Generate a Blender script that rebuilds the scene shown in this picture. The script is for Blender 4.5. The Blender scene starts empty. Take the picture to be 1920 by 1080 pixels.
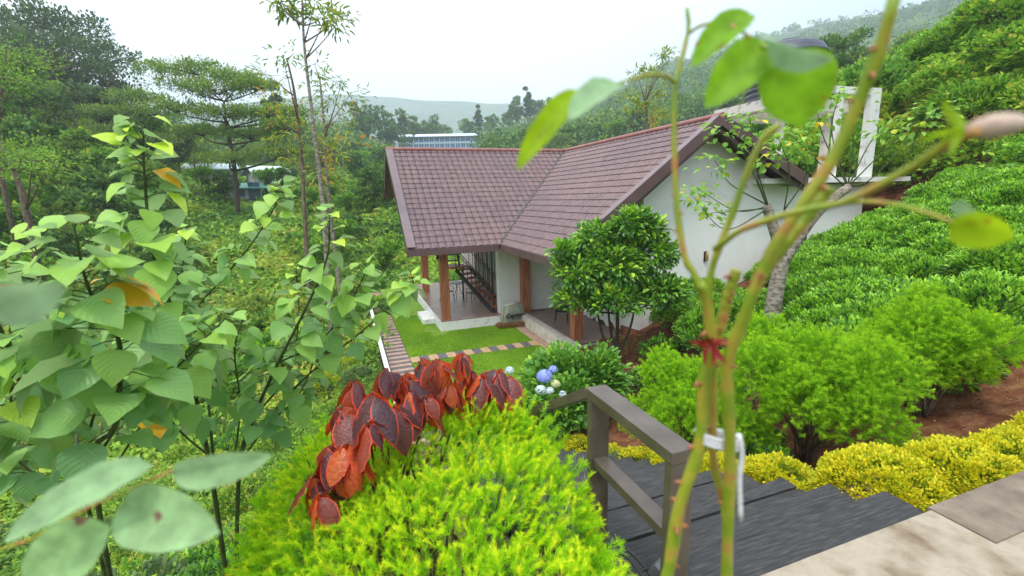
import bpy, math
import numpy as np
from mathutils import Matrix, Vector

# ------------------------------------------------------------------ scene, camera, light
sc = bpy.context.scene
COL = sc.collection
f_px = 870.0
CAM = np.array([0.0, 0.0, 5.0])
pitch = math.radians(11.134); roll = math.radians(1.482)
Fw = np.array([0, math.cos(pitch), -math.sin(pitch)])
_R = np.array([1.0, 0, 0]); _U = np.cross(_R, Fw)
Rt = math.cos(roll) * _R - math.sin(roll) * _U
Up = math.sin(roll) * _R + math.cos(roll) * _U
cam_d = bpy.data.cameras.new('camera'); cam = bpy.data.objects.new('camera', cam_d); COL.objects.link(cam)
cam_d.sensor_width = 36; cam_d.lens = f_px / 1920 * 36
cam_d.clip_start = 0.02; cam_d.clip_end = 20000
cam.matrix_world = Matrix(((Rt[0], Up[0], -Fw[0], CAM[0]), (Rt[1], Up[1], -Fw[1], CAM[1]),
                           (Rt[2], Up[2], -Fw[2], CAM[2]), (0, 0, 0, 1)))
cam_d.dof.use_dof = True; cam_d.dof.focus_distance = 7.0; cam_d.dof.aperture_fstop = 3.2
sc.camera = cam
sc.render.resolution_x = 1024; sc.render.resolution_y = 576

SUN_EL, SUN_AZ = 62.0, 200.0          # degrees; azimuth measured from +Y clockwise
w = bpy.data.worlds.new('World'); sc.world = w; w.use_nodes = True
nt = w.node_tree; nt.nodes.clear()
def N(nt, t, **k):
    n = nt.nodes.new(t)
    for a, b in k.items(): setattr(n, a, b)
    return n
o = N(nt, 'ShaderNodeOutputWorld'); add = N(nt, 'ShaderNodeAddShader')
b1 = N(nt, 'ShaderNodeBackground'); b2 = N(nt, 'ShaderNodeBackground')
sky = N(nt, 'ShaderNodeTexSky', sky_type='NISHITA'); sky.sun_disc = False
sky.sun_elevation = math.radians(SUN_EL); sky.sun_rotation = math.radians(SUN_AZ)
nt.links.new(sky.outputs[0], b1.inputs[0]); b1.inputs[1].default_value = 0.05
tc = N(nt, 'ShaderNodeTexCoord'); mp = N(nt, 'ShaderNodeMapping'); mp.inputs['Scale'].default_value = (1, 1, 3.2)
nz = N(nt, 'ShaderNodeTexNoise'); nz.inputs['Scale'].default_value = 1.6; nz.inputs['Detail'].default_value = 5
rp = N(nt, 'ShaderNodeValToRGB')
rp.color_ramp.elements[0].position = .32; rp.color_ramp.elements[0].color = (.50, .56, .65, 1)
rp.color_ramp.elements[1].position = .56; rp.color_ramp.elements[1].color = (.83, .86, .88, 1)
nt.links.new(tc.outputs['Generated'], mp.inputs[0]); nt.links.new(mp.outputs[0], nz.inputs['Vector'])
nt.links.new(nz.outputs[0], rp.inputs[0])
# heavier, bluer cloud towards the mountain side of the sky (a direction of the place, east of the house)
sep = N(nt, 'ShaderNodeSeparateXYZ'); nt.links.new(tc.outputs['Generated'], sep.inputs[0])
mr = N(nt, 'ShaderNodeMapRange'); mr.inputs[1].default_value = .12; mr.inputs[2].default_value = .62
nt.links.new(sep.outputs[0], mr.inputs[0])
mx = N(nt, 'ShaderNodeMixRGB', blend_type='MULTIPLY'); mx.inputs[2].default_value = (.46, .54, .64, 1)
nt.links.new(mr.outputs[0], mx.inputs[0]); nt.links.new(rp.outputs[0], mx.inputs[1])
zr = N(nt, 'ShaderNodeMapRange'); zr.inputs[1].default_value = .05; zr.inputs[2].default_value = .9; zr.inputs[3].default_value = .42; zr.inputs[4].default_value = 2.0
nt.links.new(sep.outputs[2], zr.inputs[0]); zm = N(nt, 'ShaderNodeMixRGB', blend_type='MULTIPLY'); zm.inputs[0].default_value = 1   # an overcast sky is brighter overhead
nt.links.new(mx.outputs[0], zm.inputs[1]); nt.links.new(zr.outputs[0], zm.inputs[2])
nt.links.new(zm.outputs[0], b2.inputs[0]); b2.inputs[1].default_value = 1.08
nt.links.new(b1.outputs[0], add.inputs[0]); nt.links.new(b2.outputs[0], add.inputs[1]); nt.links.new(add.outputs[0], o.inputs[0])
sl = bpy.data.lights.new('sun', 'SUN'); so = bpy.data.objects.new('sun', sl); COL.objects.link(so)
sl.energy = 1.5; sl.angle = math.radians(12); sl.color = (1, .96, .9)
_az = math.radians(SUN_AZ); _el = math.radians(SUN_EL)
sd = Vector((math.sin(_az) * math.cos(_el), math.cos(_az) * math.cos(_el), math.sin(_el)))
so.rotation_euler = sd.to_track_quat('Z', 'Y').to_euler()
sc.view_settings.view_transform = 'Standard'; sc.view_settings.look = 'None'
sc.view_settings.exposure = 0.68; sc.view_settings.gamma = 1
sc.cycles.max_bounces = 8; sc.cycles.transparent_max_bounces = 8; sc.cycles.volume_bounces = 2
sc.cycles.use_denoising = True

# ------------------------------------------------------------------ coordinates
th = math.radians(-19.6)
uA = np.array([math.cos(th), -math.sin(th)]); vA = np.array([math.sin(th), math.cos(th)])
HROT = -th
def W(a, b, z):
    return np.array([a * uA[0] + b * vA[0], a * uA[1] + b * vA[1], z])
def ab(x, y):
    return x * uA[0] + y * uA[1], x * vA[0] + y * vA[1]
def S(x, y, d):
    """measured on the photograph: point seen at x, y standing d metres ahead"""
    r = Fw * f_px + Rt * (x - 960) + Up * (540 - y)
    return CAM + r * (d / r[1])
rng = np.random.default_rng(7)

# ------------------------------------------------------------------ materials
def newmat(name):
    m = bpy.data.materials.new(name); m.use_nodes = True
    nt = m.node_tree; nt.nodes.clear()
    o = N(nt, 'ShaderNodeOutputMaterial'); p = N(nt, 'ShaderNodeBsdfPrincipled')
    nt.links.new(p.outputs[0], o.inputs[0])
    return m, nt, p, o
def ramp(nt, stops):
    r = N(nt, 'ShaderNodeValToRGB'); cr = r.color_ramp
    while len(cr.elements) < len(stops): cr.elements.new(.5)
    for e, (p, c) in zip(cr.elements, stops): e.position = p; e.color = (*c, 1)
    return r
def mat_noise(name, c1, c2, scale=5, rough=.8, bump=.2, detail=6, c3=None, dist=.02, stretch=None, spec=.3, lo=.35, hi=.65):
    m, nt, p, o = newmat(name)
    tc = N(nt, 'ShaderNodeTexCoord'); n = N(nt, 'ShaderNodeTexNoise'); n.inputs['Scale'].default_value = scale; n.inputs['Detail'].default_value = detail
    v = tc.outputs['Object']
    if stretch:
        mp = N(nt, 'ShaderNodeMapping'); mp.inputs['Scale'].default_value = stretch; nt.links.new(v, mp.inputs[0]); v = mp.outputs[0]
    nt.links.new(v, n.inputs['Vector'])
    st = [(lo, c1), (hi, c2)] if c3 is None else [(lo, c1), ((lo + hi) / 2, c2), (hi, c3)]
    r = ramp(nt, st); nt.links.new(n.outputs[0], r.inputs[0]); nt.links.new(r.outputs[0], p.inputs['Base Color'])
    p.inputs['Roughness'].default_value = rough; p.inputs['Specular IOR Level'].default_value = spec
    if bump:
        n2 = N(nt, 'ShaderNodeTexNoise'); n2.inputs['Scale'].default_value = scale * 4; n2.inputs['Detail'].default_value = 5
        nt.links.new(v, n2.inputs['Vector'])
        bm = N(nt, 'ShaderNodeBump'); bm.inputs['Strength'].default_value = bump; bm.inputs['Distance'].default_value = dist
        nt.links.new(n2.outputs[0], bm.inputs['Height']); nt.links.new(bm.outputs[0], p.inputs['Normal'])
    return m
def mat_leaf(name, stops, trans=.35, rough=.45, crinkle=0, vein=0, under=None, margin=None, spec=.4, spots=None, tboost=1.5):
    """lf attribute: x = across the blade (-1..1), y = along it (0..1), z = age / variety of the leaf"""
    m, nt, p, o = newmat(name)
    at = N(nt, 'ShaderNodeAttribute', attribute_name='lf'); sp = N(nt, 'ShaderNodeSeparateXYZ'); nt.links.new(at.outputs['Vector'], sp.inputs[0])
    r = ramp(nt, stops); nt.links.new(sp.outputs[2], r.inputs[0]); c = r.outputs[0]
    ax = N(nt, 'ShaderNodeMath', operation='ABSOLUTE'); nt.links.new(sp.outputs[0], ax.inputs[0])
    if under:
        g = N(nt, 'ShaderNodeNewGeometry'); mx = N(nt, 'ShaderNodeMixRGB'); mx.inputs[2].default_value = (*under, 1)
        nt.links.new(g.outputs['Backfacing'], mx.inputs[0]); nt.links.new(c, mx.inputs[1]); c = mx.outputs[0]
    if spots:
        tco = N(nt, 'ShaderNodeTexCoord'); ns = N(nt, 'ShaderNodeTexNoise'); ns.inputs['Scale'].default_value = spots[0]; ns.inputs['Detail'].default_value = 2
        nt.links.new(tco.outputs['Object'], ns.inputs['Vector'])
        rs = ramp(nt, [(spots[1], (0, 0, 0)), (spots[1] + .05, (1, 1, 1))]); nt.links.new(ns.outputs[0], rs.inputs[0])
        mx = N(nt, 'ShaderNodeMixRGB'); mx.inputs[2].default_value = (*spots[2], 1)
        nt.links.new(rs.outputs[0], mx.inputs[0]); nt.links.new(c, mx.inputs[1]); c = mx.outputs[0]
    if vein:
        m1 = N(nt, 'ShaderNodeMath', operation='MULTIPLY'); m1.inputs[1].default_value = -.35; nt.links.new(ax.outputs[0], m1.inputs[0])
        a1 = N(nt, 'ShaderNodeMath', operation='ADD'); nt.links.new(sp.outputs[1], a1.inputs[0]); nt.links.new(m1.outputs[0], a1.inputs[1])
        m2 = N(nt, 'ShaderNodeMath', operation='MULTIPLY'); m2.inputs[1].default_value = 50; nt.links.new(a1.outputs[0], m2.inputs[0])
        s1 = N(nt, 'ShaderNodeMath', operation='SINE'); nt.links.new(m2.outputs[0], s1.inputs[0])
        rv = ramp(nt, [(.80, (0, 0, 0)), (1, (1, 1, 1))]); nt.links.new(s1.outputs[0], rv.inputs[0])
        rm = ramp(nt, [(0, (1, 1, 1)), (.07, (0, 0, 0))]); nt.links.new(ax.outputs[0], rm.inputs[0])
        mxx = N(nt, 'ShaderNodeMath', operation='MAXIMUM'); nt.links.new(rv.outputs[0], mxx.inputs[0]); nt.links.new(rm.outputs[0], mxx.inputs[1])
        mm = N(nt, 'ShaderNodeMath', operation='MULTIPLY'); mm.inputs[1].default_value = vein; nt.links.new(mxx.outputs[0], mm.inputs[0])
        mx = N(nt, 'ShaderNodeMixRGB'); mx.inputs[2].default_value = (.30, .45, .14, 1)
        nt.links.new(mm.outputs[0], mx.inputs[0]); nt.links.new(c, mx.inputs[1]); c = mx.outputs[0]
        bm = N(nt, 'ShaderNodeBump'); bm.inputs['Strength'].default_value = .3; bm.inputs['Distance'].default_value = .0018; bm.invert = True
        nt.links.new(s1.outputs[0], bm.inputs['Height']); nt.links.new(bm.outputs[0], p.inputs['Normal'])
    if crinkle:
        tcc = N(nt, 'ShaderNodeTexCoord'); nc = N(nt, 'ShaderNodeTexNoise'); nc.inputs['Scale'].default_value = 55; nc.inputs['Detail'].default_value = 3; nt.links.new(tcc.outputs['Object'], nc.inputs['Vector'])
        bc = N(nt, 'ShaderNodeBump'); bc.inputs['Strength'].default_value = crinkle; bc.inputs['Distance'].default_value = .012; nt.links.new(nc.outputs[0], bc.inputs['Height']); nt.links.new(bc.outputs[0], p.inputs['Normal'])
        rc = ramp(nt, [(.3, (.72, .72, .72)), (.7, (1.15, 1.15, 1.15))]); nt.links.new(nc.outputs[0], rc.inputs[0]); mc = N(nt, 'ShaderNodeMixRGB', blend_type='MULTIPLY'); mc.inputs[0].default_value = 1
        nt.links.new(c, mc.inputs[1]); nt.links.new(rc.outputs[0], mc.inputs[2]); c = mc.outputs[0]
    if margin:
        rr = ramp(nt, [(margin[0], (0, 0, 0)), (min(1, margin[0] + .07), (1, 1, 1))]); nt.links.new(ax.outputs[0], rr.inputs[0])
        mx = N(nt, 'ShaderNodeMixRGB'); mx.inputs[2].default_value = (*margin[1], 1)
        nt.links.new(rr.outputs[0], mx.inputs[0]); nt.links.new(c, mx.inputs[1]); c = mx.outputs[0]
    nt.links.new(c, p.inputs['Base Color']); p.inputs['Roughness'].default_value = rough; p.inputs['Specular IOR Level'].default_value = spec
    tr = N(nt, 'ShaderNodeBsdfTranslucent'); ms = N(nt, 'ShaderNodeMixShader'); ms.inputs[0].default_value = trans
    hs = N(nt, 'ShaderNodeHueSaturation'); hs.inputs['Value'].default_value = tboost; hs.inputs['Hue'].default_value = .49; nt.links.new(c, hs.inputs['Color']); nt.links.new(hs.outputs[0], tr.inputs[0])
    nt.links.new(p.outputs[0], ms.inputs[1]); nt.links.new(tr.outputs[0], ms.inputs[2]); nt.links.new(ms.outputs[0], o.inputs[0])
    return m

# ------------------------------------------------------------------ mesh building
class MB:
    """collects vertices and faces (in world or house coordinates) and links them as one mesh"""
    def __init__(s): s.v = []; s.n = 0; s.idx = []; s.cnt = []; s.lf = []; s.has = False; s.sm = []; s.mi = []
    def add(s, V, Fs, lf=None, smooth=False, mi=0):
        V = np.asarray(V, float).reshape(-1, 3)
        for Fc in (Fs if isinstance(Fs, list) and len(Fs) and isinstance(Fs[0], np.ndarray) else [Fs]):
            if isinstance(Fc, np.ndarray):
                if len(Fc) == 0: continue
                s.idx.append((Fc + s.n).ravel()); s.cnt.append(np.full(len(Fc), Fc.shape[1])); s.sm.append(np.full(len(Fc), smooth)); s.mi.append(np.full(len(Fc), mi))
            else:
                for q in Fc:
                    s.idx.append(np.array(q) + s.n); s.cnt.append(np.array([len(q)])); s.sm.append(np.array([smooth])); s.mi.append(np.array([mi]))
        s.v.append(V); s.n += len(V)
        if lf is not None: s.has = True
        s.lf.append(np.zeros((len(V), 3)) if lf is None else lf)
        return s
    def box(s, c, size, rz=0, tilt=None, mi=0):
        x, y, z = [q / 2 for q in size]
        V = np.array([(i * x, j * y, k * z) for i in (-1, 1) for j in (-1, 1) for k in (-1, 1)])
        if tilt is not None: V = V @ np.array(tilt).T
        if rz: cc, ss = math.cos(rz), math.sin(rz); V = V @ np.array([[cc, -ss, 0], [ss, cc, 0], [0, 0, 1]]).T
        return s.add(V + np.array(c), [(0, 1, 3, 2), (4, 6, 7, 5), (0, 4, 5, 1), (2, 3, 7, 6), (0, 2, 6, 4), (1, 5, 7, 3)], mi=mi)
    def bb(s, a0, a1, b0, b1, z0, z1, mi=0):
        return s.box(((a0 + a1) / 2, (b0 + b1) / 2, (z0 + z1) / 2), (a1 - a0, b1 - b0, z1 - z0), mi=mi)
    def beam(s, p, q, wd, ht, up=(0, 0, 1)):
        p = np.array(p, float); q = np.array(q, float); d = q - p; L = np.linalg.norm(d); d /= L
        x = np.cross(d, up); x /= np.linalg.norm(x); z = np.cross(x, d)
        V = np.array([p + x * i * wd / 2 + z * k * ht / 2 + d * j * L for i in (-1, 1) for j in (0, 1) for k in (-1, 1)])
        return s.add(V, [(0, 1, 3, 2), (4, 6, 7, 5), (0, 4, 5, 1), (2, 3, 7, 6), (0, 2, 6, 4), (1, 5, 7, 3)])
    def prism(s, poly, off, mi=0):
        """flat polygon poly (k,3) pushed along off"""
        P = np.array(poly, float); k = len(P); V = np.vstack([P, P + np.array(off)])
        Fs = [tuple(range(k))[::-1], tuple(range(k, 2 * k))] + [(i, (i + 1) % k, k + (i + 1) % k, k + i) for i in range(k)]
        return s.add(V, Fs, mi=mi)
    def tube(s, pts, rad, n=7, lf=0.5, cap=True, smooth=True, mi=0):
        P = np.array(pts, float); m = len(P); R = np.broadcast_to(np.array(rad, float), (m,))
        T = np.gradient(P, axis=0); T /= np.linalg.norm(T, axis=1)[:, None] + 1e-12
        ref = np.array([0, 0, 1.0]) if abs(T[0][2]) < .9 else np.array([1.0, 0, 0])
        X = np.cross(T[0], ref); X /= np.linalg.norm(X); V = []
        ang = np.arange(n) * 2 * math.pi / n
        for i in range(m):
            X = X - T[i] * (X @ T[i]); X /= np.linalg.norm(X) + 1e-12; Y = np.cross(T[i], X)
            V.append(P[i] + R[i] * (np.cos(ang)[:, None] * X + np.sin(ang)[:, None] * Y))
        V = np.vstack(V); i0 = (np.arange(m - 1)[:, None] * n + np.arange(n)).ravel(); nx = (np.arange(m - 1)[:, None] * n + (np.arange(n) + 1) % n).ravel()
        Fq = np.stack([i0, nx, nx + n, i0 + n], 1)
        L = np.zeros((len(V), 3)); L[:, 2] = lf
        s.add(V, Fq, lf=L if lf is not None else None, smooth=smooth, mi=mi)
        if cap:
            s.idx += [np.arange(n)[::-1] + s.n - len(V), np.arange(n) + s.n - n]; s.cnt += [np.array([n])] * 2; s.sm += [np.array([False])] * 2; s.mi += [np.array([mi])] * 2
        return s
    def lathe(s, c, prof, n=20, mi=0):
        P = np.array(prof, float); ang = np.arange(n) * 2 * math.pi / n
        V = np.vstack([np.stack([c[0] + r * np.cos(ang), c[1] + r * np.sin(ang), np.full(n, c[2] + z)], 1) for r, z in P])
        m = len(P); i0 = (np.arange(m - 1)[:, None] * n + np.arange(n)).ravel(); nx = (np.arange(m - 1)[:, None] * n + (np.arange(n) + 1) % n).ravel()
        s.add(V, np.stack([i0, nx, nx + n, i0 + n], 1), smooth=True, mi=mi)
        s.idx += [np.arange(n)[::-1] + s.n - len(V), np.arange(n) + s.n - n]; s.cnt += [np.array([n])] * 2; s.sm += [np.array([False])] * 2; s.mi += [np.array([mi])] * 2
        return s
    def mesh(s, name, mats, org=(0, 0, 0)):
        me = bpy.data.meshes.new(name)
        V = (np.vstack(s.v) if s.v else np.zeros((0, 3))) - np.array(org); idx = np.concatenate(s.idx).astype(np.int32); cnt = np.concatenate(s.cnt).astype(np.int32)
        me.vertices.add(len(V)); me.vertices.foreach_set('co', V.astype(np.float32).ravel())
        me.loops.add(len(idx)); me.loops.foreach_set('vertex_index', idx)
        me.polygons.add(len(cnt)); st = np.concatenate([[0], np.cumsum(cnt)[:-1]]).astype(np.int32)
        me.polygons.foreach_set('loop_start', st); me.polygons.foreach_set('loop_total', cnt)
        me.polygons.foreach_set('use_smooth', np.concatenate(s.sm).astype(bool)); me.polygons.foreach_set('material_index', np.concatenate(s.mi).astype(np.int32))
        if s.has:
            a = me.attributes.new('lf', 'FLOAT_VECTOR', 'POINT'); a.data.foreach_set('vector', np.vstack(s.lf).astype(np.float32).ravel())
        for m in (mats if isinstance(mats, (list, tuple)) else [mats]): me.materials.append(m)
        me.update(calc_edges=True); me.validate()
        return me
    def build(s, name, mats, parent=None, org=None, loc=None):
        """vertices are in the parent's frame; org moves the origin of a top-level mesh to its base"""
        me = s.mesh(name, mats, (0, 0, 0) if org is None else org)
        o = bpy.data.objects.new(name, me); COL.objects.link(o)
        if parent: o.parent = parent
        if org is not None: o.location = org
        if loc is not None: o.location = loc
        return o
def tag(o, label=None, cat=None, group=None, kind=None):
    if label: o['label'] = label
    if cat: o['category'] = cat
    if group: o['group'] = group
    if kind: o['kind'] = kind
    return o
def thing(name, label, cat, loc, rz=0, group=None):
    o = bpy.data.objects.new(name, None); COL.objects.link(o); o.empty_display_size = .2
    o.location = loc; o.rotation_euler = (0, 0, rz)
    return tag(o, label, cat, group)
def bez(p, q, sag=0, n=8, side=None):
    p = np.array(p, float); q = np.array(q, float); t = np.linspace(0, 1, n)[:, None]
    P = p + (q - p) * t; P[:, 2] += sag * 4 * (t * (1 - t))[:, 0]
    if side is not None: P += np.array(side) * 4 * t * (1 - t)
    return P
def smooth_path(P, n=24):
    P = np.array(P, float); k = len(P); out = []
    Pe = np.vstack([2 * P[0] - P[1], P, 2 * P[-1] - P[-2]]); m = max(2, n // (k - 1))
    for i in range(k - 1):
        p0, p1, p2, p3 = Pe[i:i + 4]
        for t in np.linspace(0, 1, m, endpoint=False):
            out.append(.5 * ((2 * p1) + (-p0 + p2) * t + (2 * p0 - 5 * p1 + 4 * p2 - p3) * t ** 2 + (-p0 + 3 * p1 - 3 * p2 + p3) * t ** 3))
    out.append(P[-1]); return np.array(out)
def unit(v):
    return v / (np.linalg.norm(v, axis=-1, keepdims=True) + 1e-12)

# leaf templates: (x across, y along, z out, u)
def tmpl_diamond():
    V = np.array([(0, 0, 0), (-.5, .45, .12), (0, 1, -.05), (.5, .45, .12)]); return V, [np.array([(0, 2, 1), (0, 3, 2)])], np.array([0, -1, 0, 1.0])
def tmpl_simple():
    V = np.array([(0, 0, 0), (0, .35, 0), (0, .7, -.03), (0, 1, -.14), (-.5, .32, .1), (-.4, .68, .05), (.5, .32, .1), (.4, .68, .05)])
    return V, [np.array([(0, 1, 4), (2, 3, 5), (0, 6, 1), (2, 7, 3)]), np.array([(1, 2, 5, 4), (1, 6, 7, 2)])], np.array([0, 0, 0, 0, -1, -1, 1, 1.0])
def tmpl_blade(shape='ovate', fold=.22, droop=.3, wave=0.0):
    ys = np.array([0, .06, .16, .3, .45, .62, .78, .9, 1.0])
    ws = {'ovate': [.04, .52, .86, 1, .96, .76, .46, .2, 0], 'ellip': [.03, .38, .70, .95, 1, .92, .66, .36, 0], 'round': [.05, .55, .85, 1, 1, .93, .7, .4, 0]}[shape]
    cx = np.array([-1, -.55, 0, .55, 1]); V = []; U = []
    for y, w_ in zip(ys, ws):
        for c in cx:
            z = fold * abs(c) * w_ * .5 - droop * y ** 2 + wave * math.sin(y * 22 + c * 2) * abs(c)
            V.append((c * w_ * .5, y, z)); U.append(c)
    i = np.array([(r * 5 + c, r * 5 + c + 1, (r + 1) * 5 + c + 1, (r + 1) * 5 + c) for r in range(8) for c in range(4)])
    return np.array(V), [i], np.array(U)
def tmpl_needle():
    V = np.array([(-.5, 0, 0), (.5, 0, 0), (-.4, .55, .0), (.4, .55, .0), (0, 1, .10)]); return V, [np.array([(0, 1, 3, 2)]), np.array([(2, 3, 4)])], np.array([-1, 1, -1, 1, 0.0])
def tmpl_tri():
    V = np.array([(-.5, 0, 0), (.5, 0, 0), (0, 1, 0)]); return V, [np.array([(0, 1, 2)])], np.array([-1, 1, 0.0])
TD, TS, TN, TT = tmpl_diamond(), tmpl_simple(), tmpl_needle(), tmpl_tri()
def leaves(mb, T, P, D, Nn, L, Wd, t, smooth=False, mi=0):
    V, Fs, U = T; n = len(P)
    if n == 0: return
    D = unit(np.asarray(D, float)); X = unit(np.cross(D, Nn)); Z = np.cross(X, D)
    L = np.broadcast_to(L, (n,))[:, None, None]; Wd = np.broadcast_to(Wd, (n,))[:, None, None]
    A = P[:, None, :] + X[:, None] * V[None, :, 0:1] * Wd + D[:, None] * V[None, :, 1:2] * L + Z[:, None] * V[None, :, 2:3] * L
    k = len(V); lf = np.zeros((n, k, 3)); lf[..., 0] = U; lf[..., 1] = V[:, 1]; lf[..., 2] = np.broadcast_to(t, (n,))[:, None]
    base = (np.arange(n) * k)[:, None, None]
    mb.add(A.reshape(-1, 3), [(F[None] + base).reshape(-1, F.shape[1]) for F in Fs], lf=lf.reshape(-1, 3), smooth=smooth, mi=mi)
def rdir(n, r=rng):
    v = r.normal(size=(n, 3)); return unit(v)

# ------------------------------------------------------------------ terrain
_anch = np.array([
 (0,0,3.0),(3,-1,3.0),(2,1.4,2.95),(-1,0,2.9),(6,0,3.4),(0,-6,3.6),(8,-6,5.5),(-8,-6,1.5),
 (2.2,2.5,2.45),(2.2,4,1.72),(2.2,6,.75),(2.2,7.6,.02),(1.2,2.5,2.5),(1.0,4,1.7),(1,6,.6),
 (0,2.5,2.45),(0,4,1.5),(-1,3.3,2.0),(-2,2,2.2),(-2.5,4.5,1.0),(-1,7,-.2),(-4,2,1.3),(-5,5,-.1),(-8,2,-.3),(-8,8,-1.5),
 (1.5,9,-.03),(3.5,8.5,-.02),(4.5,10,.0),(1.5,12,-.03),(1.5,14,-.03),(5,12,-.02),(6,14,-.02),(3,17,-.03),(1.5,20,-.03),(3,24,-.03),(8,20,0),(12,22,.3),(1.3,17,-.03),(3,14.5,-.03),
 (0,10,-.7),(0,14,-.9),(-.3,18,-1.2),(-3,11,-1.3),(-3,18,-2.0),(0,24,-1.2),(3,30,-1.0),(10,30,.5),(-8,15,-2.5),(-8,25,-2.2),(-3,30,-1.6),(-15,15,-2),(-15,5,-1),(-16,28,-.2),
 (3.9,1.6,2.75),(4.3,2.8,2.1),(4.5,4.2,1.55),(5.4,3.6,1.7),(3.8,5,1.05),(4,7.5,.5),(5.5,2.4,2.2),(7,2.6,2.5),(6.6,3.4,2.1),(6,5.5,1.45),(6,8,.8),(6.2,12.2,.2),(7.3,12,.42),(7.3,10.8,.55),(6.2,10.5,.42),(8.3,11.9,.75),(10.5,11.9,1.45),(12.5,11.9,1.95),(16.5,11.9,2.75),
 (9,7.5,1.9),(9.5,4.5,2.7),(12.5,6,3.1),(10,0,4.0),(14,2,4.9),(15,8,3.9),(19,6,6.0),(20,12,4.2),(19,15,4.2),(23,11,8.0),(24,18,7.5),(27,14,11),
 (33,12,12.5),(36,16,13.2),(40,22,13.3),(46,30,13.3),(30,25,7.5),(25,30,5),(35,40,9),(18,30,2.0),(30,2,13),(20,-5,8),(42,5,17),(52,15,18),
 (0,40,.2),(0,52,3.0),(8,45,1.5),(20,45,3),(-10,42,1.6),(-20,38,2.2),(-30,30,4.5),(-30,10,3),(-40,40,8),(-20,52,3.4),(-35,55,7.5),(-5,60,4.4),(-10,54,3.0),(15,60,5.5),(-55,30,11),(-50,60,12),(40,60,12),(-25,-5,0),(-50,5,7)], float)
_ax = _anch[:, 0] * uA[0] + _anch[:, 1] * vA[0]; _ay = _anch[:, 0] * uA[1] + _anch[:, 1] * vA[1]
def _k(d): return np.sqrt(d * d + .35)
_K = _k(np.hypot(_ax[:, None] - _ax, _ay[:, None] - _ay)); _m = len(_ax)
_A = np.zeros((_m + 3, _m + 3)); _A[:_m, :_m] = _K + np.eye(_m) * -.02; _A[:_m, _m] = 1; _A[:_m, _m + 1] = _ax; _A[:_m, _m + 2] = _ay; _A[_m:, :_m] = _A[:_m, _m:].T
_w = np.linalg.solve(_A, np.concatenate([_anch[:, 2], [0, 0, 0]]))
_faz = np.radians([-180, -100, -60, -47, -38, -30, -24, -19, -14, -8, -2, 5, 12, 19, 27, 36, 45, 60, 100, 180])
_fr = np.array([55, 100, 180, 280, 420, 650, 900, 1150, 1450, 1700, 2000.])
_fz = np.array([
 [8, 10, 10, 10, 10, 10, 10, 10, 10, 10, 10], [10, 15, 20, 30, 40, 50, 60, 60, 60, 60, 60],
 [10, 17, 28, 34, 45, 60, 90, 120, 150, 150, 150], [10, 17, 30, 42, 50, 70, 100, 130, 170, 170, 170], [7.0, 13, 26, 40, 55, 70, 100, 150, 190, 190, 190],
 [4.2, 9.5, 20, 34, 52, 70, 90, 150, 240, 250, 240], [4.0, 9.5, 22, 42, 60, 70, 80, 130, 270, 290, 280], [4.8, 9.5, 22, 44, 50, 50, 60, 110, 290, 310, 300],
 [5, 9, 17, 27, 34, 40, 50, 100, 285, 310, 300], [5, 9, 18, 31, 40, 45, 55, 100, 275, 300, 300], [5.5, 10, 21, 42, 56, 60, 70, 120, 270, 300, 300],
 [6, 11, 24, 47, 72, 85, 100, 170, 270, 300, 300], [7, 12, 27, 54, 84, 125, 160, 220, 280, 300, 300], [8, 14, 31, 60, 92, 150, 220, 260, 290, 300, 300],
 [10, 17, 34, 64, 98, 165, 240, 280, 300, 300, 300], [12, 19, 34, 60, 100, 175, 250, 285, 300, 300, 300], [15, 21, 36, 62, 105, 180, 250, 285, 300, 300, 300],
 [24, 40, 60, 90, 130, 180, 220, 250, 250, 250, 250], [12, 20, 30, 40, 60, 80, 90, 100, 100, 100, 100], [8, 10, 10, 10, 10, 10, 10, 10, 10, 10, 10]], float)
def vnoise(x, y, s, seed=0):
    x = x / s; y = y / s; xi = np.floor(x).astype(int); yi = np.floor(y).astype(int); fx = x - xi; fy = y - yi
    fx = fx * fx * (3 - 2 * fx); fy = fy * fy * (3 - 2 * fy)
    def h(i, j): 
        q = np.sin(i * 127.1 + j * 311.7 + seed * 74.7) * 43758.5453; return q - np.floor(q)
    return (h(xi, yi) * (1 - fx) + h(xi + 1, yi) * fx) * (1 - fy) + (h(xi, yi + 1) * (1 - fx) + h(xi + 1, yi + 1) * fx) * fy
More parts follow.
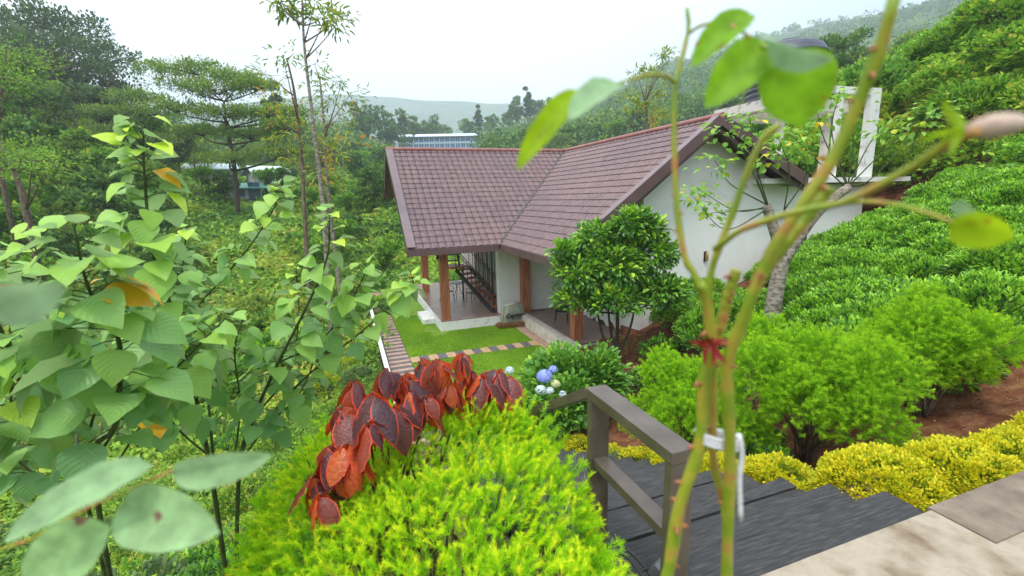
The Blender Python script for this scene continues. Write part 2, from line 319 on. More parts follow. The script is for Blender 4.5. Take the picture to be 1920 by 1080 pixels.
def ground(x, y):
    x = np.atleast_1d(np.asarray(x, float)); y = np.atleast_1d(np.asarray(y, float)); out = np.zeros(len(x))
    r = np.hypot(x, y)
    for s0 in range(0, len(x), 20000):
        sl_ = slice(s0, s0 + 20000); xx, yy = x[sl_], y[sl_]
        near = _k(np.hypot(xx[:, None] - _ax, yy[:, None] - _ay)) @ _w[:_m] + _w[_m] + _w[_m + 1] * xx + _w[_m + 2] * yy
        rr = np.clip(r[sl_], 55, 2000); az = np.arctan2(xx, yy)
        ia = np.clip(np.searchsorted(_faz, az) - 1, 0, len(_faz) - 2); ta = (az - _faz[ia]) / (_faz[ia + 1] - _faz[ia]); ta = ta * ta * (3 - 2 * ta)
        lr = np.log(rr); lf_ = np.log(_fr); ir = np.clip(np.searchsorted(_fr, rr) - 1, 0, len(_fr) - 2); tr = (lr - lf_[ir]) / (lf_[ir + 1] - lf_[ir])
        far = (_fz[ia, ir] * (1 - tr) + _fz[ia, ir + 1] * tr) * (1 - ta) + (_fz[ia + 1, ir] * (1 - tr) + _fz[ia + 1, ir + 1] * tr) * ta
        far = far + (vnoise(xx, yy, 140, 3) - .5) * np.clip((rr - 90) / 300, 0, 1) * 16 + (vnoise(xx, yy, 600, 5) - .5) * np.clip((rr - 700) / 700, 0, 1) * 60 + (vnoise(xx, yy, 220, 6) - .5) * np.clip((rr - 700) / 700, 0, 1) * 35
        bl = np.clip((r[sl_] - 42) / 26, 0, 1); bl = bl * bl * (3 - 2 * bl)
        a_, b_ = ab(xx, yy)
        flat = ((a_ > .9) & (a_ < 5.7) & (b_ > 8) & (b_ < 27))
        n_ = (vnoise(xx, yy, 1.3, 1) - .5) * .16 + (vnoise(xx, yy, .35, 2) - .5) * .05 + (vnoise(xx, yy, 5, 4) - .5) * .3 * np.clip((r[sl_] - 12) / 15, 0, 1)
        n_ = np.where(flat, n_ * .04, n_)
        out[sl_] = (near + n_) * (1 - bl) + far * bl
        # cut the terrain flat under the lawn, landing and house
        o_ = out[sl_]; lawn = (a_ > .85) & (b_ < 27) & (((a_ < 5.7) & (b_ > 7.6)) | ((a_ < 8.4) & (b_ > 12.55))); o_[lawn] = np.minimum(o_[lawn], -.04)
        land = (a_ > .9) & (a_ < 6.5) & (b_ < 1.6) & (b_ > -4); o_[land] = np.minimum(o_[land], 2.95)
        fl = (a_ > 8.8) & (a_ < 18) & (b_ > 12.3) & (b_ < 27); o_[fl] = np.minimum(o_[fl], .3)
        st = (a_ > 1.15) & (a_ < 3.25) & (b_ > 1.4) & (b_ < 8); lim = 3.05 - .4722 * (b_ - 1.5) - .32; o_[st] = np.minimum(o_[st], lim[st])
        out[sl_] = o_
    return out
def G(a, b):
    p = W(a, b, 0); return W(a, b, float(ground(p[0], p[1])[0]))
def gz(p, dz=0): p = np.array(p, float); p[2] = ground(p[0], p[1])[0] + dz; return p
def on_ground(x, y, dmin=1.5, dmax=400):
    """first point of the terrain met by the sight line through x, y"""
    ds = np.geomspace(dmin, dmax, 900); r = Fw * f_px + Rt * (x - 960) + Up * (540 - y)
    P = CAM + r[None] * (ds / r[1])[:, None]; g = ground(P[:, 0], P[:, 1]); k = np.argmax(P[:, 2] < g); return P[k] * [1, 1, 0] + [0, 0, g[k]]

# ------------------------------------------------------------------ ground sheet
def build_ground():
    az = np.radians(np.concatenate([np.arange(-180, -62, 5), np.arange(-62, 62, .42), np.arange(62, 180, 5)]))
    r = np.concatenate([[.05], np.geomspace(.3, 2000, 280)])
    n = len(az); X = r[:, None] * np.sin(az); Y = r[:, None] * np.cos(az)
    z = ground(X.ravel(), Y.ravel()); V = np.stack([X.ravel(), Y.ravel(), z], 1)
    i = (np.arange(len(r) - 1)[:, None] * n + np.arange(n)).ravel(); j = (np.arange(len(r) - 1)[:, None] * n + (np.arange(n) + 1) % n).ravel()
    a_, b_ = ab(V[:, 0], V[:, 1]); rr = np.hypot(V[:, 0], V[:, 1])
    soil = np.clip((a_ - 2.6) / .8, 0, 1) * (rr < 40) * np.clip((26 - a_) / 4, 0, 1) * (b_ < 14)
    lf = np.stack([soil, np.clip((rr - 60) / 120, 0, 1), np.zeros_like(soil)], 1)
    m = MB().add(V, np.stack([i, i + n, j + n, j], 1)[:, ::-1], lf=lf, smooth=True)
    mat, nt, p, o = newmat('ground')
    at = N(nt, 'ShaderNodeAttribute', attribute_name='lf'); sp = N(nt, 'ShaderNodeSeparateXYZ'); nt.links.new(at.outputs['Vector'], sp.inputs[0])
    tc = N(nt, 'ShaderNodeTexCoord')
    def noise(s, d=6):
        q = N(nt, 'ShaderNodeTexNoise'); q.inputs['Scale'].default_value = s; q.inputs['Detail'].default_value = d; nt.links.new(tc.outputs['Object'], q.inputs['Vector']); return q
    def mix(f, c1, c2):
        q = N(nt, 'ShaderNodeMixRGB'); nt.links.new(f, q.inputs[0]); nt.links.new(c1, q.inputs[1]); nt.links.new(c2, q.inputs[2]); return q.outputs[0]
    rs = ramp(nt, [(.3, (.085, .030, .014)), (.5, (.16, .060, .028)), (.68, (.24, .11, .055))]); nt.links.new(noise(6, 9).outputs[0], rs.inputs[0])
    rg = ramp(nt, [(.38, (.035, .060, .012)), (.5, (.085, .085, .03)), (.62, (.14, .085, .045))]); nt.links.new(noise(1.3, 8).outputs[0], rg.inputs[0])
    rf = ramp(nt, [(.38, (.020, .050, .016)), (.5, (.045, .095, .022)), (.62, (.07, .12, .03))]); nt.links.new(noise(.035, 10).outputs[0], rf.inputs[0])
    c = mix(sp.outputs[0], rg.outputs[0], rs.outputs[0]); c = mix(sp.outputs[1], c, rf.outputs[0])
    nt.links.new(c, p.inputs['Base Color']); p.inputs['Roughness'].default_value = .95; p.inputs['Specular IOR Level'].default_value = .15
    bm = N(nt, 'ShaderNodeBump'); bm.inputs['Strength'].default_value = .7; bm.inputs['Distance'].default_value = .04
    nt.links.new(noise(18, 8).outputs[0], bm.inputs['Height']); nt.links.new(bm.outputs[0], p.inputs['Normal'])
    tag(m.build('ground', mat), kind='structure')
build_ground()

# ------------------------------------------------------------------ shared materials
M = {}
M['wall'] = mat_noise('white_plaster', (.64, .62, .56), (.73, .715, .67), .9, .85, .15, 9, c3=(.78, .765, .73), lo=.26, hi=.5)
M['wall_in'] = mat_noise('inner_plaster', (.62, .60, .56), (.68, .66, .62), 1.2, .85, .1)
M['concrete'] = mat_noise('weathered_concrete', (.22, .19, .15), (.60, .56, .49), 3.5, .9, .4, 9, c3=(.66, .62, .55), lo=.30, hi=.55)
M['paint_conc'] = mat_noise('white_concrete', (.34, .33, .30), (.66, .65, .61), 4, .85, .25, 9, c3=(.72, .71, .67), lo=.28, hi=.5)
M['landing'] = mat_noise('landing_concrete', (.17, .115, .07), (.28, .225, .155), 4.5, .9, 1.0, 15, c3=(.36, .305, .225), lo=.34, hi=.60)
M['wood'] = mat_noise('red_timber', (.30, .090, .040), (.50, .19, .09), 3, .55, .25, 6, stretch=(6, 6, .8), spec=.35)
M['darkwood'] = mat_noise('dark_timber', (.09, .028, .014), (.15, .05, .025), 3, .55, .2, 6, stretch=(6, 6, .8))
M['tilefloor'] = mat_noise('terrace_tile', (.19, .115, .085), (.27, .175, .135), 1.8, .32, .05, 6, spec=.45)
M['fascia'] = mat_noise('fascia_metal', (.105, .062, .060), (.13, .078, .075), 2, .45, .05, spec=.4)
M['ridge'] = mat_noise('ridge_metal', (.26, .105, .085), (.33, .15, .125), 3, .55, .1)
M['black'] = mat_noise('black_metal', (.010, .010, .011), (.02, .02, .022), 8, .45, .05, spec=.5)
M['soffit'] = mat_noise('soffit_boards', (.10, .035, .02), (.16, .06, .035), 3, .6, .1)
M['railmetal'] = mat_noise('brown_painted_steel', (.075, .058, .042), (.110, .088, .066), 6, .38, .12, 8, spec=.5)
M['bark'] = mat_noise('bark', (.10, .07, .045), (.22, .17, .12), 12, .9, .8, 8, stretch=(1, 1, .4))
M['palebark'] = mat_noise('pale_bark', (.13, .10, .075), (.27, .23, .18), 11, .9, .8, 9, c3=(.38, .34, .29), stretch=(1, 1, 1.6))
M['darkbark'] = mat_noise('dark_bark', (.045, .032, .022), (.10, .075, .05), 14, .9, .5)
M['glass'], _nt, _p, _ = newmat('bright_interior_glass'); _p.inputs['Base Color'].default_value = (.42, .50, .44, 1); _p.inputs['Roughness'].default_value = .12; _p.inputs['Specular IOR Level'].default_value = .9  # opaque pale panes; the bright interior is painted into their colour
def roof_mat():
    m, nt, p, o = newmat('roof_tile')
    tc = N(nt, 'ShaderNodeTexCoord')
    n = N(nt, 'ShaderNodeTexNoise'); n.inputs['Scale'].default_value = .35; n.inputs['Detail'].default_value = 5; nt.links.new(tc.outputs['Object'], n.inputs['Vector'])
    r = ramp(nt, [(.38, (.150, .098, .098)), (.56, (.168, .104, .100)), (.78, (.205, .115, .098))]); nt.links.new(n.outputs[0], r.inputs[0])
    n2 = N(nt, 'ShaderNodeTexNoise'); n2.inputs['Scale'].default_value = 5; n2.inputs['Detail'].default_value = 8; nt.links.new(tc.outputs['Object'], n2.inputs['Vector'])
    r2 = ramp(nt, [(.3, (.72, .70, .72)), (.6, (1.1, 1.1, 1.1))]); nt.links.new(n2.outputs[0], r2.inputs[0])
    mx = N(nt, 'ShaderNodeMixRGB', blend_type='MULTIPLY'); mx.inputs[0].default_value = 1; nt.links.new(r.outputs[0], mx.inputs[1]); nt.links.new(r2.outputs[0], mx.inputs[2])
    nt.links.new(mx.outputs[0], p.inputs['Base Color']); p.inputs['Roughness'].default_value = .55; p.inputs['Specular IOR Level'].default_value = .35
    return m
M['roof'] = roof_mat()

# ------------------------------------------------------------------ house (in house coordinates a, b, z)
HO = np.array([3.15, 17.05, 0.0]); hloc = W(*HO)
house = thing('house', 'white single storey house with an L shaped brown tiled roof and timber pillars', 'house', hloc, HROT)
def hb(mb, name, mat, parent=None):
    """link a mesh made in (a, b, z) under the house"""
    me = mb.mesh(name, mat, HO); o = bpy.data.objects.new(name, me); COL.objects.link(o); o.parent = parent or house; return o
ZE, ZR, AE, BE, AR, BR, AG, AL = 3.27, 7.06, 5.35, 16.1, 10.45, 21.2, 11.1, 2.0
TW, TL = .27, .325
def tiles(mb, origin, sdir, tdir, nrm, slen, tlen, smin=None, smax=None):
    """barrel profile tiles in stepped courses; smin/smax(t) trim each course at a valley"""
    origin, sdir, tdir, nrm = [np.array(q, float) for q in (origin, sdir, tdir, nrm)]
    ph = np.array([0, .06, .18, .34, .5, .66, .82, .94]); nc = int(math.ceil(slen / TW))
    sc_ = (np.arange(nc)[:, None] + ph).ravel() * TW; sc_ = np.append(sc_[sc_ < slen], slen)
    p_ = (sc_ / TW) % 1; hprof = .052 * np.sqrt(np.clip(np.sin(math.pi * p_), 0, 1))
    nr = int(math.ceil(tlen / TL)); rows = []
    for r in range(nr):
        for t, lift in ((r * TL, .024), (min((r + 1) * TL, tlen), .0)): rows.append((t, lift))
    VV = []
    for t, lift in rows:
        s_ = sc_.copy()
        if smin: s_ = np.maximum(s_, smin(t))
        if smax: s_ = np.minimum(s_, smax(t))
        # rounded lower lip: tile centre hangs a little lower than its edges
        lip = (-.045 * np.sin(math.pi * p_)) if lift > 0 and t > 0 else 0 * p_
        VV.append(origin + s_[:, None] * sdir + (t + lip)[:, None] * tdir + (lift + hprof)[:, None] * nrm)
    k = len(sc_); VV = np.vstack(VV); q = (np.arange(len(rows) - 1)[:, None] * k + np.arange(k - 1)).ravel()
    mb.add(VV, np.stack([q, q + 1, q + k + 1, q + k], 1))
sl_a = math.hypot(AR - AE, ZR - ZE)
roof_thick = .10
mb = MB()
# front slope of the left wing (rises towards +b)
tv = np.array([0, BR - BE, ZR - ZE]) / sl_a; nv = np.array([0, -(ZR - ZE), BR - BE]) / sl_a
kk = (BR - BE) / sl_a
tiles(mb, (AL, BE, ZE), (1, 0, 0), tv, nv, AR - AL, sl_a, smax=lambda t: (AE - AL) + t * kk)
# left slope of the right wing (rises towards +a), courses run along b
tu = np.array([AR - AE, 0, ZR - ZE]) / sl_a; nu = np.array([-(ZR - ZE), 0, AR - AE]) / sl_a
tiles(mb, (AE, BR + .02, ZE), (0, -1, 0), tu, nu, BR - AG, sl_a, smin=lambda t: (BR - BE) - t * kk)
roof = hb(mb, 'roof', M['roof'])
mb = MB()   # hidden back slopes and the right slope, plain thick panels
mb.prism([(AL, BR, ZR), (AR, BR, ZR), (AR, 23.7, ZR - 1.86), (AL, 23.7, ZR - 1.86)], (0, 0, -.1))
mb.prism([(AR, AG, ZR), (14.0, AG, 5.30), (14.0, 26.3, 5.30), (AR, 26.3, ZR)], (0, 0, -.1))
hb(mb, 'back_slope', M['roof'], roof)
mb = MB()   # underside (boards) of the two visible slopes
mb.prism([(AL + .03, BE + .05, ZE - .03), (AE + .03, BE + .05, ZE - .03), (AR, BR, ZR - .04), (AL + .03, BR, ZR - .04)], (0, 0, -.12))
mb.prism([(AE + .05, AG + .03, ZE - .03), (AR, AG + .03, ZR - .04), (AR, BR, ZR - .045), (AE + .05, BE + .03, ZE - .032)], (0, 0, -.12))
hb(mb, 'soffit', M['soffit'], roof)
mb = MB()   # barge boards and eave fascias
def barge(p, q, wd=.3, th_=.07, dn=.34):
    p = np.array(p, float); q = np.array(q, float); mb = MB(); mb.prism([p, q, q + [0, 0, -dn], p + [0, 0, -dn]], wd); hb(mb, 'barge_board', M['fascia'], roof)
barge((AL - .04, BE - .06, ZE + .10), (AL - .04, BR, ZR + .13), (.05, 0, 0))
barge((AL - .04, 23.7, ZR - 1.76), (AL - .04, BR, ZR + .13), (.05, 0, 0), dn=.3)
barge((AE - .06, AG - .05, ZE + .10), (AR, AG - .05, ZR + .13), (0, .05, 0))
barge((14.05, AG - .05, 5.30 + .10), (AR, AG - .05, ZR + .13), (0, .05, 0))
barge((AE - .03, AG + .06, ZE - .16), (AR, AG + .06, ZR - .16), (0, .05, 0), dn=.2)
barge((14.02, AG + .06, 5.30 - .16), (AR, AG + .06, ZR - .16), (0, .05, 0), dn=.2)
vmat = mat_noise('verge_metal', (.15, .105, .108), (.19, .135, .135), 2, .45, .05, spec=.4)
for p, q, w_ in (((AL - .04, BE - .06, ZE + .105), (AL - .04, BR, ZR + .135), (.30, 0, 0)), ((AE - .06, AG - .05, ZE + .105), (AR, AG - .05, ZR + .135), (0, .28, 0)), ((AR, AG - .05, ZR + .135), (14.05, AG - .05, 5.405), (0, .28, 0))):
    p = np.array(p, float); q = np.array(q, float); mb = MB(); mb.prism([p, q, q + w_, p + w_], (0, 0, .02)); hb(mb, 'verge_cap', vmat, roof)
mb = MB(); mb.prism([(AL - .04, BE - .07, ZE + .04), (AE - .10, BE - .07, ZE + .04), (AE - .10, BE - .07, ZE - .20), (AL - .04, BE - .07, ZE - .20)], (0, .04, 0)); hb(mb, 'eave_fascia', M['fascia'], roof)
mb = MB(); mb.prism([(AE - .07, BE - .10, ZE + .04), (AE - .07, AG - .05, ZE + .04), (AE - .07, AG - .05, ZE - .20), (AE - .07, BE - .10, ZE - .20)], (.04, 0, 0))
hb(mb, 'eave_fascia', M['fascia'], roof)
for p, q in (((AL - .05, BR, ZR + .07), (AR, BR, ZR + .07)), ((AR, BR - .1, ZR + .07), (AR, AG - .06, ZR + .07))):
    P = bez(p, q, n=30); mb = MB(); mb.tube(P, .09, n=10); hb(mb, 'ridge_cap', M['ridge'], roof)
mb = MB(); mb.beam((AE + .0, BE + .0, ZE + .085), (AR - .05, BR - .05, ZR + .06), .09, .03)
hb(mb, 'valley_gutter', M['black'], roof)
# walls
mb = MB()
def rz_l(a): return ZE + (a - AE) * (ZR - ZE) / (AR - AE) - .16
def rz_r(a): return ZR - (a - AR) * (ZR - 5.30) / (14.0 - AR) - .16
mb.prism([(8.5, 11.95, .05), (18.05, 11.95, .05), (18.05, 11.95, 5.18), (14.0, 11.95, 5.1), (AR, 11.95, rz_r(AR)), (8.5, 11.95, rz_l(8.5))], (0, .22, 0))
mb.bb(8.5, 8.72, 12.17, 17.2, .05, 5.2); mb.bb(17.85, 18.05, 12.17, 20, .05, 5.18)
hb(mb, 'gable_wall', M['wall'])
mb = MB(); mb.prism([(5.6, 17.22, .38), (8.5, 17.22, .38), (8.5, 17.22, 3.9), (6.5, 17.22, 3.9), (5.6, 17.22, 3.25)], (0, .22, 0)); mb.bb(5.6, 5.78, 17.44, 17.6, .38, 3.25); mb.bb(5.61, 8.49, 17.20, 17.22, .42, .52)
hb(mb, 'porch_wall', M['wall'])
mb = MB(); mb.bb(6.2, 8.5, 25.6, 25.8, .38, 3.4)
hb(mb, 'rear_wall', M['wall_in'])
# floors
mb = MB(); mb.bb(3.16, 5.62, 17.05, 24.0, -.1, .36); mb.bb(6.38, 8.5, 12.45, 17.2, -.1, .36); hb(mb, 'plinth', M['paint_conc'])
mb = MB(); mb.bb(3.20, 8.4, 17.07, 25.5, .362, .40); mb.bb(6.62, 8.5, 12.45, 17.2, .363, .40); hb(mb, 'terrace_floor', M['tilefloor'])
mb = MB(); mb.bb(2.68, 3.155, 18.3, 19.9, -.1, .20); hb(mb, 'terrace_step', M['paint_conc'])
mb = MB(); mb.bb(6.30, 6.62, 12.3, 17.03, -.1, .41); hb(mb, 'kerb', mat_noise('pale_kerb', (.50, .45, .36), (.66, .61, .52), 4, .85, .2))
for a, b in ((3.42, 17.30), (3.6, 22.95), (6.62, 17.02), (6.85, 13.05)):
    mb = MB(); mb.bb(a - .16, a + .16, b - .16, b + .16, .40, 3.35 + (0 if a < 5 and b < 20 else .35)); p_ = hb(mb, 'pillar', M['wood'])
    if (a, b) in ((3.42, 17.30), (6.62, 17.02)):
        mb = MB(); mb.lathe((a - .21, b, 2.75), [(.02, 0), (.05, .01), (.05, .2), (.02, .21)], 10); mb.bb(a - .2, a - .155, b - .02, b + .02, 2.83, 2.88); hb(mb, 'lantern', M['black'], p_)
# beams under eaves
mb = MB(); mb.bb(3.3, 6.4, 17.2, 17.36, 3.16, 3.34); mb.bb(3.52, 3.68, 17.36, 23.2, 3.2, 3.36); mb.bb(6.55, 6.71, 11.4, 17.0, 3.3, 3.5); hb(mb, 'eave_beam', M['darkwood'])
# glazed timber screen along the left room
for k in range(7):
    b0 = 17.7 + k * .72
    mb = MB(); mb.bb(6.10, 6.20, b0, b0 + .09, .42, 3.0); mb.bb(6.10, 6.20, b0 + .63, b0 + .72, .42, 3.0)
    mb.bb(6.11, 6.19, b0 + .09, b0 + .63, 2.9, 3.0); mb.bb(6.11, 6.19, b0 + .09, b0 + .63, .42, .56); mb.bb(6.12, 6.18, b0 + .34, b0 + .38, .56, 2.9)
    wf = hb(mb, 'window', M['darkwood'])
    mb = MB(); mb.bb(6.14, 6.16, b0 + .09, b0 + .63, .56, 2.9); hb(mb, 'pane', M['glass'], wf)
mb = MB(); mb.bb(5.99, 6.22, 17.6, 22.8, 3.0, 3.35); hb(mb, 'lintel', M['darkwood'])
# right annex: slab, posts, beams
mb = MB(); mb.bb(12.7, 19.7, 11.45, 16, 5.20, 5.36); hb(mb, 'flat_slab', M['paint_conc'])
mb = MB(); mb.bb(17.78, 18.28, 11.9, 12.1, 5.36, 8.42); hb(mb, 'post', M['paint_conc'])
mb = MB(); mb.bb(16.32, 16.50, 11.95, 12.12, 5.36, 8.18); hb(mb, 'post', M['paint_conc'])
mb = MB(); mb.bb(15.6, 17.78, 11.92, 12.1, 8.18, 8.40); hb(mb, 'beam', M['paint_conc'])
mb = MB(); mb.bb(14.5, 18.0, 12.6, 15.5, 7.72, 8.12); mb.bb(14.3, 14.5, 12.5, 15.6, 7.80, 8.15)
hb(mb, 'tank_platform', M['concrete'])
mb = MB(); mb.bb(14.9, 15.1, 13, 13.2, 5.4, 7.72); hb(mb, 'platform_column', M['concrete'])
mb = MB(); mb.bb(17.2, 17.4, 13, 13.2, 5.4, 7.72); hb(mb, 'platform_column', M['concrete'])
mb = MB(); mb.bb(15.15, 15.27, 11.86, 11.95, 1.9, 4.3); hb(mb, 'drain_pipe', M['railmetal'])

# wall lamp
t = thing('wall_lamp', 'small brass and black lamp on the white gable wall', 'wall lamp', W(10.92, 11.94, 2.95), HROT)
mb = MB(); mb.bb(-.06, .06, -.03, 0, -.16, .16); mb.build('back_plate', M['black'], t)
mb = MB(); mb.lathe((0, -.08, -.14), [(.03, 0), (.045, .02), (.045, .26), (.03, .28)], 14)
m_, nt_, p_, _ = newmat('brass'); p_.inputs['Base Color'].default_value = (.75, .42, .08, 1); p_.inputs['Metallic'].default_value = .8; p_.inputs['Roughness'].default_value = .3
mb.build('shade', m_, t)

# water tank
t = thing('water_tank', 'black ribbed plastic water tank on the concrete platform above the roof', 'water tank', W(16.0, 13.9, 8.12), HROT)
prof = [(1.28, 0)]
for k in range(9):
    z = .06 + k * .19; prof += [(1.28, z), (1.33, z + .04), (1.33, z + .12), (1.28, z + .15)]
prof += [(1.25, 1.80), (1.12, 1.98), (.9, 2.08), (.5, 2.14)]
mb = MB(); mb.lathe((0, 0, 0), prof, 40); mb.build('tank_body', mat_noise('tank_plastic', (.030, .033, .045), (.05, .055, .075), 3, .4, .03, spec=.5), t)
mb = MB(); mb.lathe((0, 0, 2.14), [(.42, 0), (.42, .09), (.3, .12)], 24); mb.build('lid', M['black'], t)
mb = MB(); mb.tube([(-1.36, -.25, 0), (-1.36, -.25, 1.3), (-1.2, -.2, 1.45)], .025, 8)
m_, nt_, p_, _ = newmat('white_pipe'); p_.inputs['Base Color'].default_value = (.75, .75, .75, 1); mb.build('pipe', m_, t)

# metal staircase
t = thing('metal_staircase', 'black steel staircase with timber treads rising from the covered terrace', 'staircase', W(5.8, 17.7, .4), HROT)
O2 = np.array([5.8, 17.7, .4])
def rb(mb, name, mat, parent): o = bpy.data.objects.new(name, mb.mesh(name, mat, O2)); COL.objects.link(o); o.parent = parent; return o
p0 = np.array([5.75, 17.65, .42]); p1 = np.array([4.75, 19.75, 1.95]); dd = p1 - p0; dh = unit(dd * [1, 1, 0]); sd_ = np.array([dh[1], -dh[0], 0]) * .38
for s_ in (-1, 1):
    mb = MB(); mb.beam(p0 + s_ * sd_, p1 + s_ * sd_, .05, .17); rb(mb, 'stringer', M['black'], t)
for k in range(9):
    c = p0 + dd * ((k + .6) / 9.2) + [0, 0, .10]; mb = MB(); mb.box(c, (.27, .70, .045), math.atan2(dh[1], dh[0])); rb(mb, 'tread', M['wood'], t)
mb = MB()
for s_ in (-1, 1):
    for h in (.95, .80): mb.tube([p0 + s_ * sd_ + [0, 0, h], p1 + s_ * sd_ + [0, 0, h]], .018, 6)
    for k in range(10): q = p0 + dd * (k / 9) + s_ * sd_; mb.tube([q, q + [0, 0, .95]], .014, 6)
rb(mb, 'railing', M['black'], t)
mb = MB(); mb.box(p1 + [-.35, .25, .1], (1.05, .95, .06), math.atan2(dh[1], dh[0])); rb(mb, 'landing', M['wood'], t)
q0 = p1 + [-.3, .2, .1]
for k in range(5):
    mb = MB(); mb.box(q0 + [-.25 - .0 * k, .1 + .2 * k, .25 * (k + 1)], (.8, .27, .045), 0); rb(mb, 'tread', M['darkwood'], t)
mb = MB()
for s_ in (-.45, .42): mb.beam(q0 + [-.2 + s_, .0, .0], q0 + [-.2 + s_, 1.1, 1.35], .05, .15); 
for s_ in (-.45, .42):
    for k in range(4): mb.tube([q0 + [-.2 + s_, .22 * k, .25 * k], q0 + [-.2 + s_, .22 * k, .25 * k + .80]], .013, 6)
    mb.tube([q0 + [-.2 + s_, 0, .95], q0 + [-.2 + s_, .6, 1.5]], .018, 6)
rb(mb, 'upper_flight', M['black'], t)
mb = MB(); mb.tube([p1 + [-.75, .6, -1.55], p1 + [-.75, .6, .1]], .04, 8); mb.tube([p1 + [.15, .7, -1.55], p1 + [.15, .7, .1]], .04, 8); rb(mb, 'support_post', M['black'], t)

# terrace chairs and table
def chair(loc, rz, label):
    t = thing('terrace_chair', label, 'chair', loc, rz, 'dark metal chairs on the terraces')
    mb = MB(); mb.box((0, 0, .45), (.44, .42, .035)); mb.build('seat', M['black'], t)
    mb = MB()
    for k in range(7): x = -.18 + k * .06; mb.tube([(x, .20, .47), (x * 1.05, .26, .84)], .008, 5)
    mb.tube(bez((-.21, .26, .85), (.21, .26, .85), .03), .014, 6); mb.build('backrest', M['black'], t)
    for sx in (-1, 1):
        mb = MB(); mb.tube([(sx * .20, -.19, .45), (sx * .23, -.23, 0)], .014, 6); mb.build('leg', M['black'], t)
        mb = MB(); mb.tube([(sx * .21, .27, .86), (sx * .20, .19, .45), (sx * .24, .26, 0)], .014, 6); mb.build('leg', M['black'], t)
        mb = MB(); mb.tube(smooth_path([(sx * .21, .23, .68), (sx * .26, .02, .67), (sx * .25, -.18, .64), (sx * .21, -.19, .46)], 12), .013, 6); mb.build('armrest', M['black'], t)
chair(W(5.15, 19.7, .4), HROT + math.radians(200), 'dark metal chair on the left terrace, right of the small table')
chair(W(4.15, 20.5, .4), HROT + math.radians(20), 'dark metal chair on the left terrace, just behind the front pillar')
chair(W(7.25, 15.0, .4), HROT + math.radians(150), 'dark metal chair on the right porch, half hidden by the bushy tree')
t = thing('terrace_table', 'small round metal table between the chairs on the left terrace', 'table', W(4.75, 20.9, .4), HROT)
mb = MB(); mb.lathe((0, 0, .71), [(.36, 0), (.37, .015), (.36, .03)], 24); mb.build('table_top', M['black'], t)
for k in range(3):
    an = k * 2.1; mb = MB(); mb.tube([(.05 * math.cos(an), .05 * math.sin(an), .71), (.12 * math.cos(an), .12 * math.sin(an), .35), (.3 * math.cos(an), .3 * math.sin(an), 0)], .014, 6); mb.build('leg', M['black'], t)

# ------------------------------------------------------------------ lawn, paths, stone
def ab_mesh(mb, name, mat, kind='structure', **k):
    me = mb.mesh(name, mat, HO); o = bpy.data.objects.new(name, me); COL.objects.link(o); o.location = hloc; o.rotation_euler = (0, 0, HROT); return tag(o, kind=kind)
mb = MB(); mb.bb(1.62, 6.3, 14.52, 17.05, -.2, .0); mb.bb(1.62, 3.15, 17.05, 27, -.2, .0); mb.bb(1.62, 5.9, 8.0, 13.98, -.2, .0)
ab_mesh(mb, 'lawn', mat_noise('lawn_turf', (.10, .20, .015), (.18, .29, .02), 3, .95, .5, 8))
paver = {k: mat_noise('paver_' + k, *c, 6, .85, .3) for k, c in {'sand': ((.36, .235, .115), (.46, .31, .17)), 'grey': ((.085, .08, .08), (.14, .13, .125)), 'rose': ((.32, .20, .14), (.42, .28, .20))}.items()}
mb = MB(); k = 0
for b0 in np.arange(9.0, 26, .20):
    mb.bb(.95, 1.60, b0, b0 + .192, -.2, .012 + .004 * (k % 3 == 0), mi=k % 2 * 1 if k % 2 else 2); k += 1
for j, a0 in enumerate(np.arange(1.62, 5.8, .29)):
    mb.bb(a0, a0 + .284, 14.0, 14.5, -.2, .014, mi=0 if j % 2 == 0 else 1)
mb.bb(5.92, 6.30, 13.0, 16.4, -.2, .010, mi=2)
ab_mesh(mb, 'path', [paver['sand'], paver['grey'], paver['rose']])
# stone with the house name
t = thing('name_stone', 'grey green boulder lettered Ceylon standing at the inner corner of the house', 'stone', W(5.95, 16.72, 0), HROT)
mb = MB()
n_ = 40; ang = np.linspace(0, 2 * np.pi, n_, endpoint=False)
prof_s = []
for a_ in ang:
    x = .50 * np.sign(math.cos(a_)) * abs(math.cos(a_)) ** .6; z = .46 + .46 * np.sign(math.sin(a_)) * abs(math.sin(a_)) ** .6
    if z > .6: z += .06 * math.sin(x * 9) + .03 * math.sin(x * 23)
    prof_s.append((x * (1 - .08 * z), z))
rings = [(-.13, .9), (-.15, .97), (-.10, 1.0), (.05, 1.0), (.12, .95), (.14, .8)]
V = []
for y, s_ in rings:
    for x, z in prof_s: V.append((x * s_ + .01 * math.sin(z * 19), y + .02 * math.sin(x * 11 + z * 7), (z - .45) * s_ + .45))
V = np.array(V); m_ = len(rings); i0 = (np.arange(m_ - 1)[:, None] * n_ + np.arange(n_)).ravel(); j0 = (np.arange(m_ - 1)[:, None] * n_ + (np.arange(n_) + 1) % n_).ravel()
mb.add(V, np.stack([i0, j0, j0 + n_, i0 + n_], 1), smooth=True); mb.idx += [np.arange(n_)[::-1], np.arange(n_) + n_ * (m_ - 1)]; mb.cnt += [np.array([n_])] * 2; mb.sm += [np.array([False])] * 2; mb.mi += [np.array([0])] * 2
mb.build('boulder', mat_noise('boulder', (.20, .22, .17), (.36, .37, .28), 5, .9, .6, 9), t)
cu = bpy.data.curves.new('lettering', 'FONT'); cu.body = 'Ceylon'; cu.size = .25; cu.extrude = .008; cu.align_x = 'CENTER'; cu.shear = .35; cu.offset = .006
lt = bpy.data.objects.new('lettering', cu); COL.objects.link(lt); lt.parent = t; lt.location = (0, -.172, .37); lt.rotation_euler = (math.radians(90), 0, 0); cu.materials.append(M['black'])
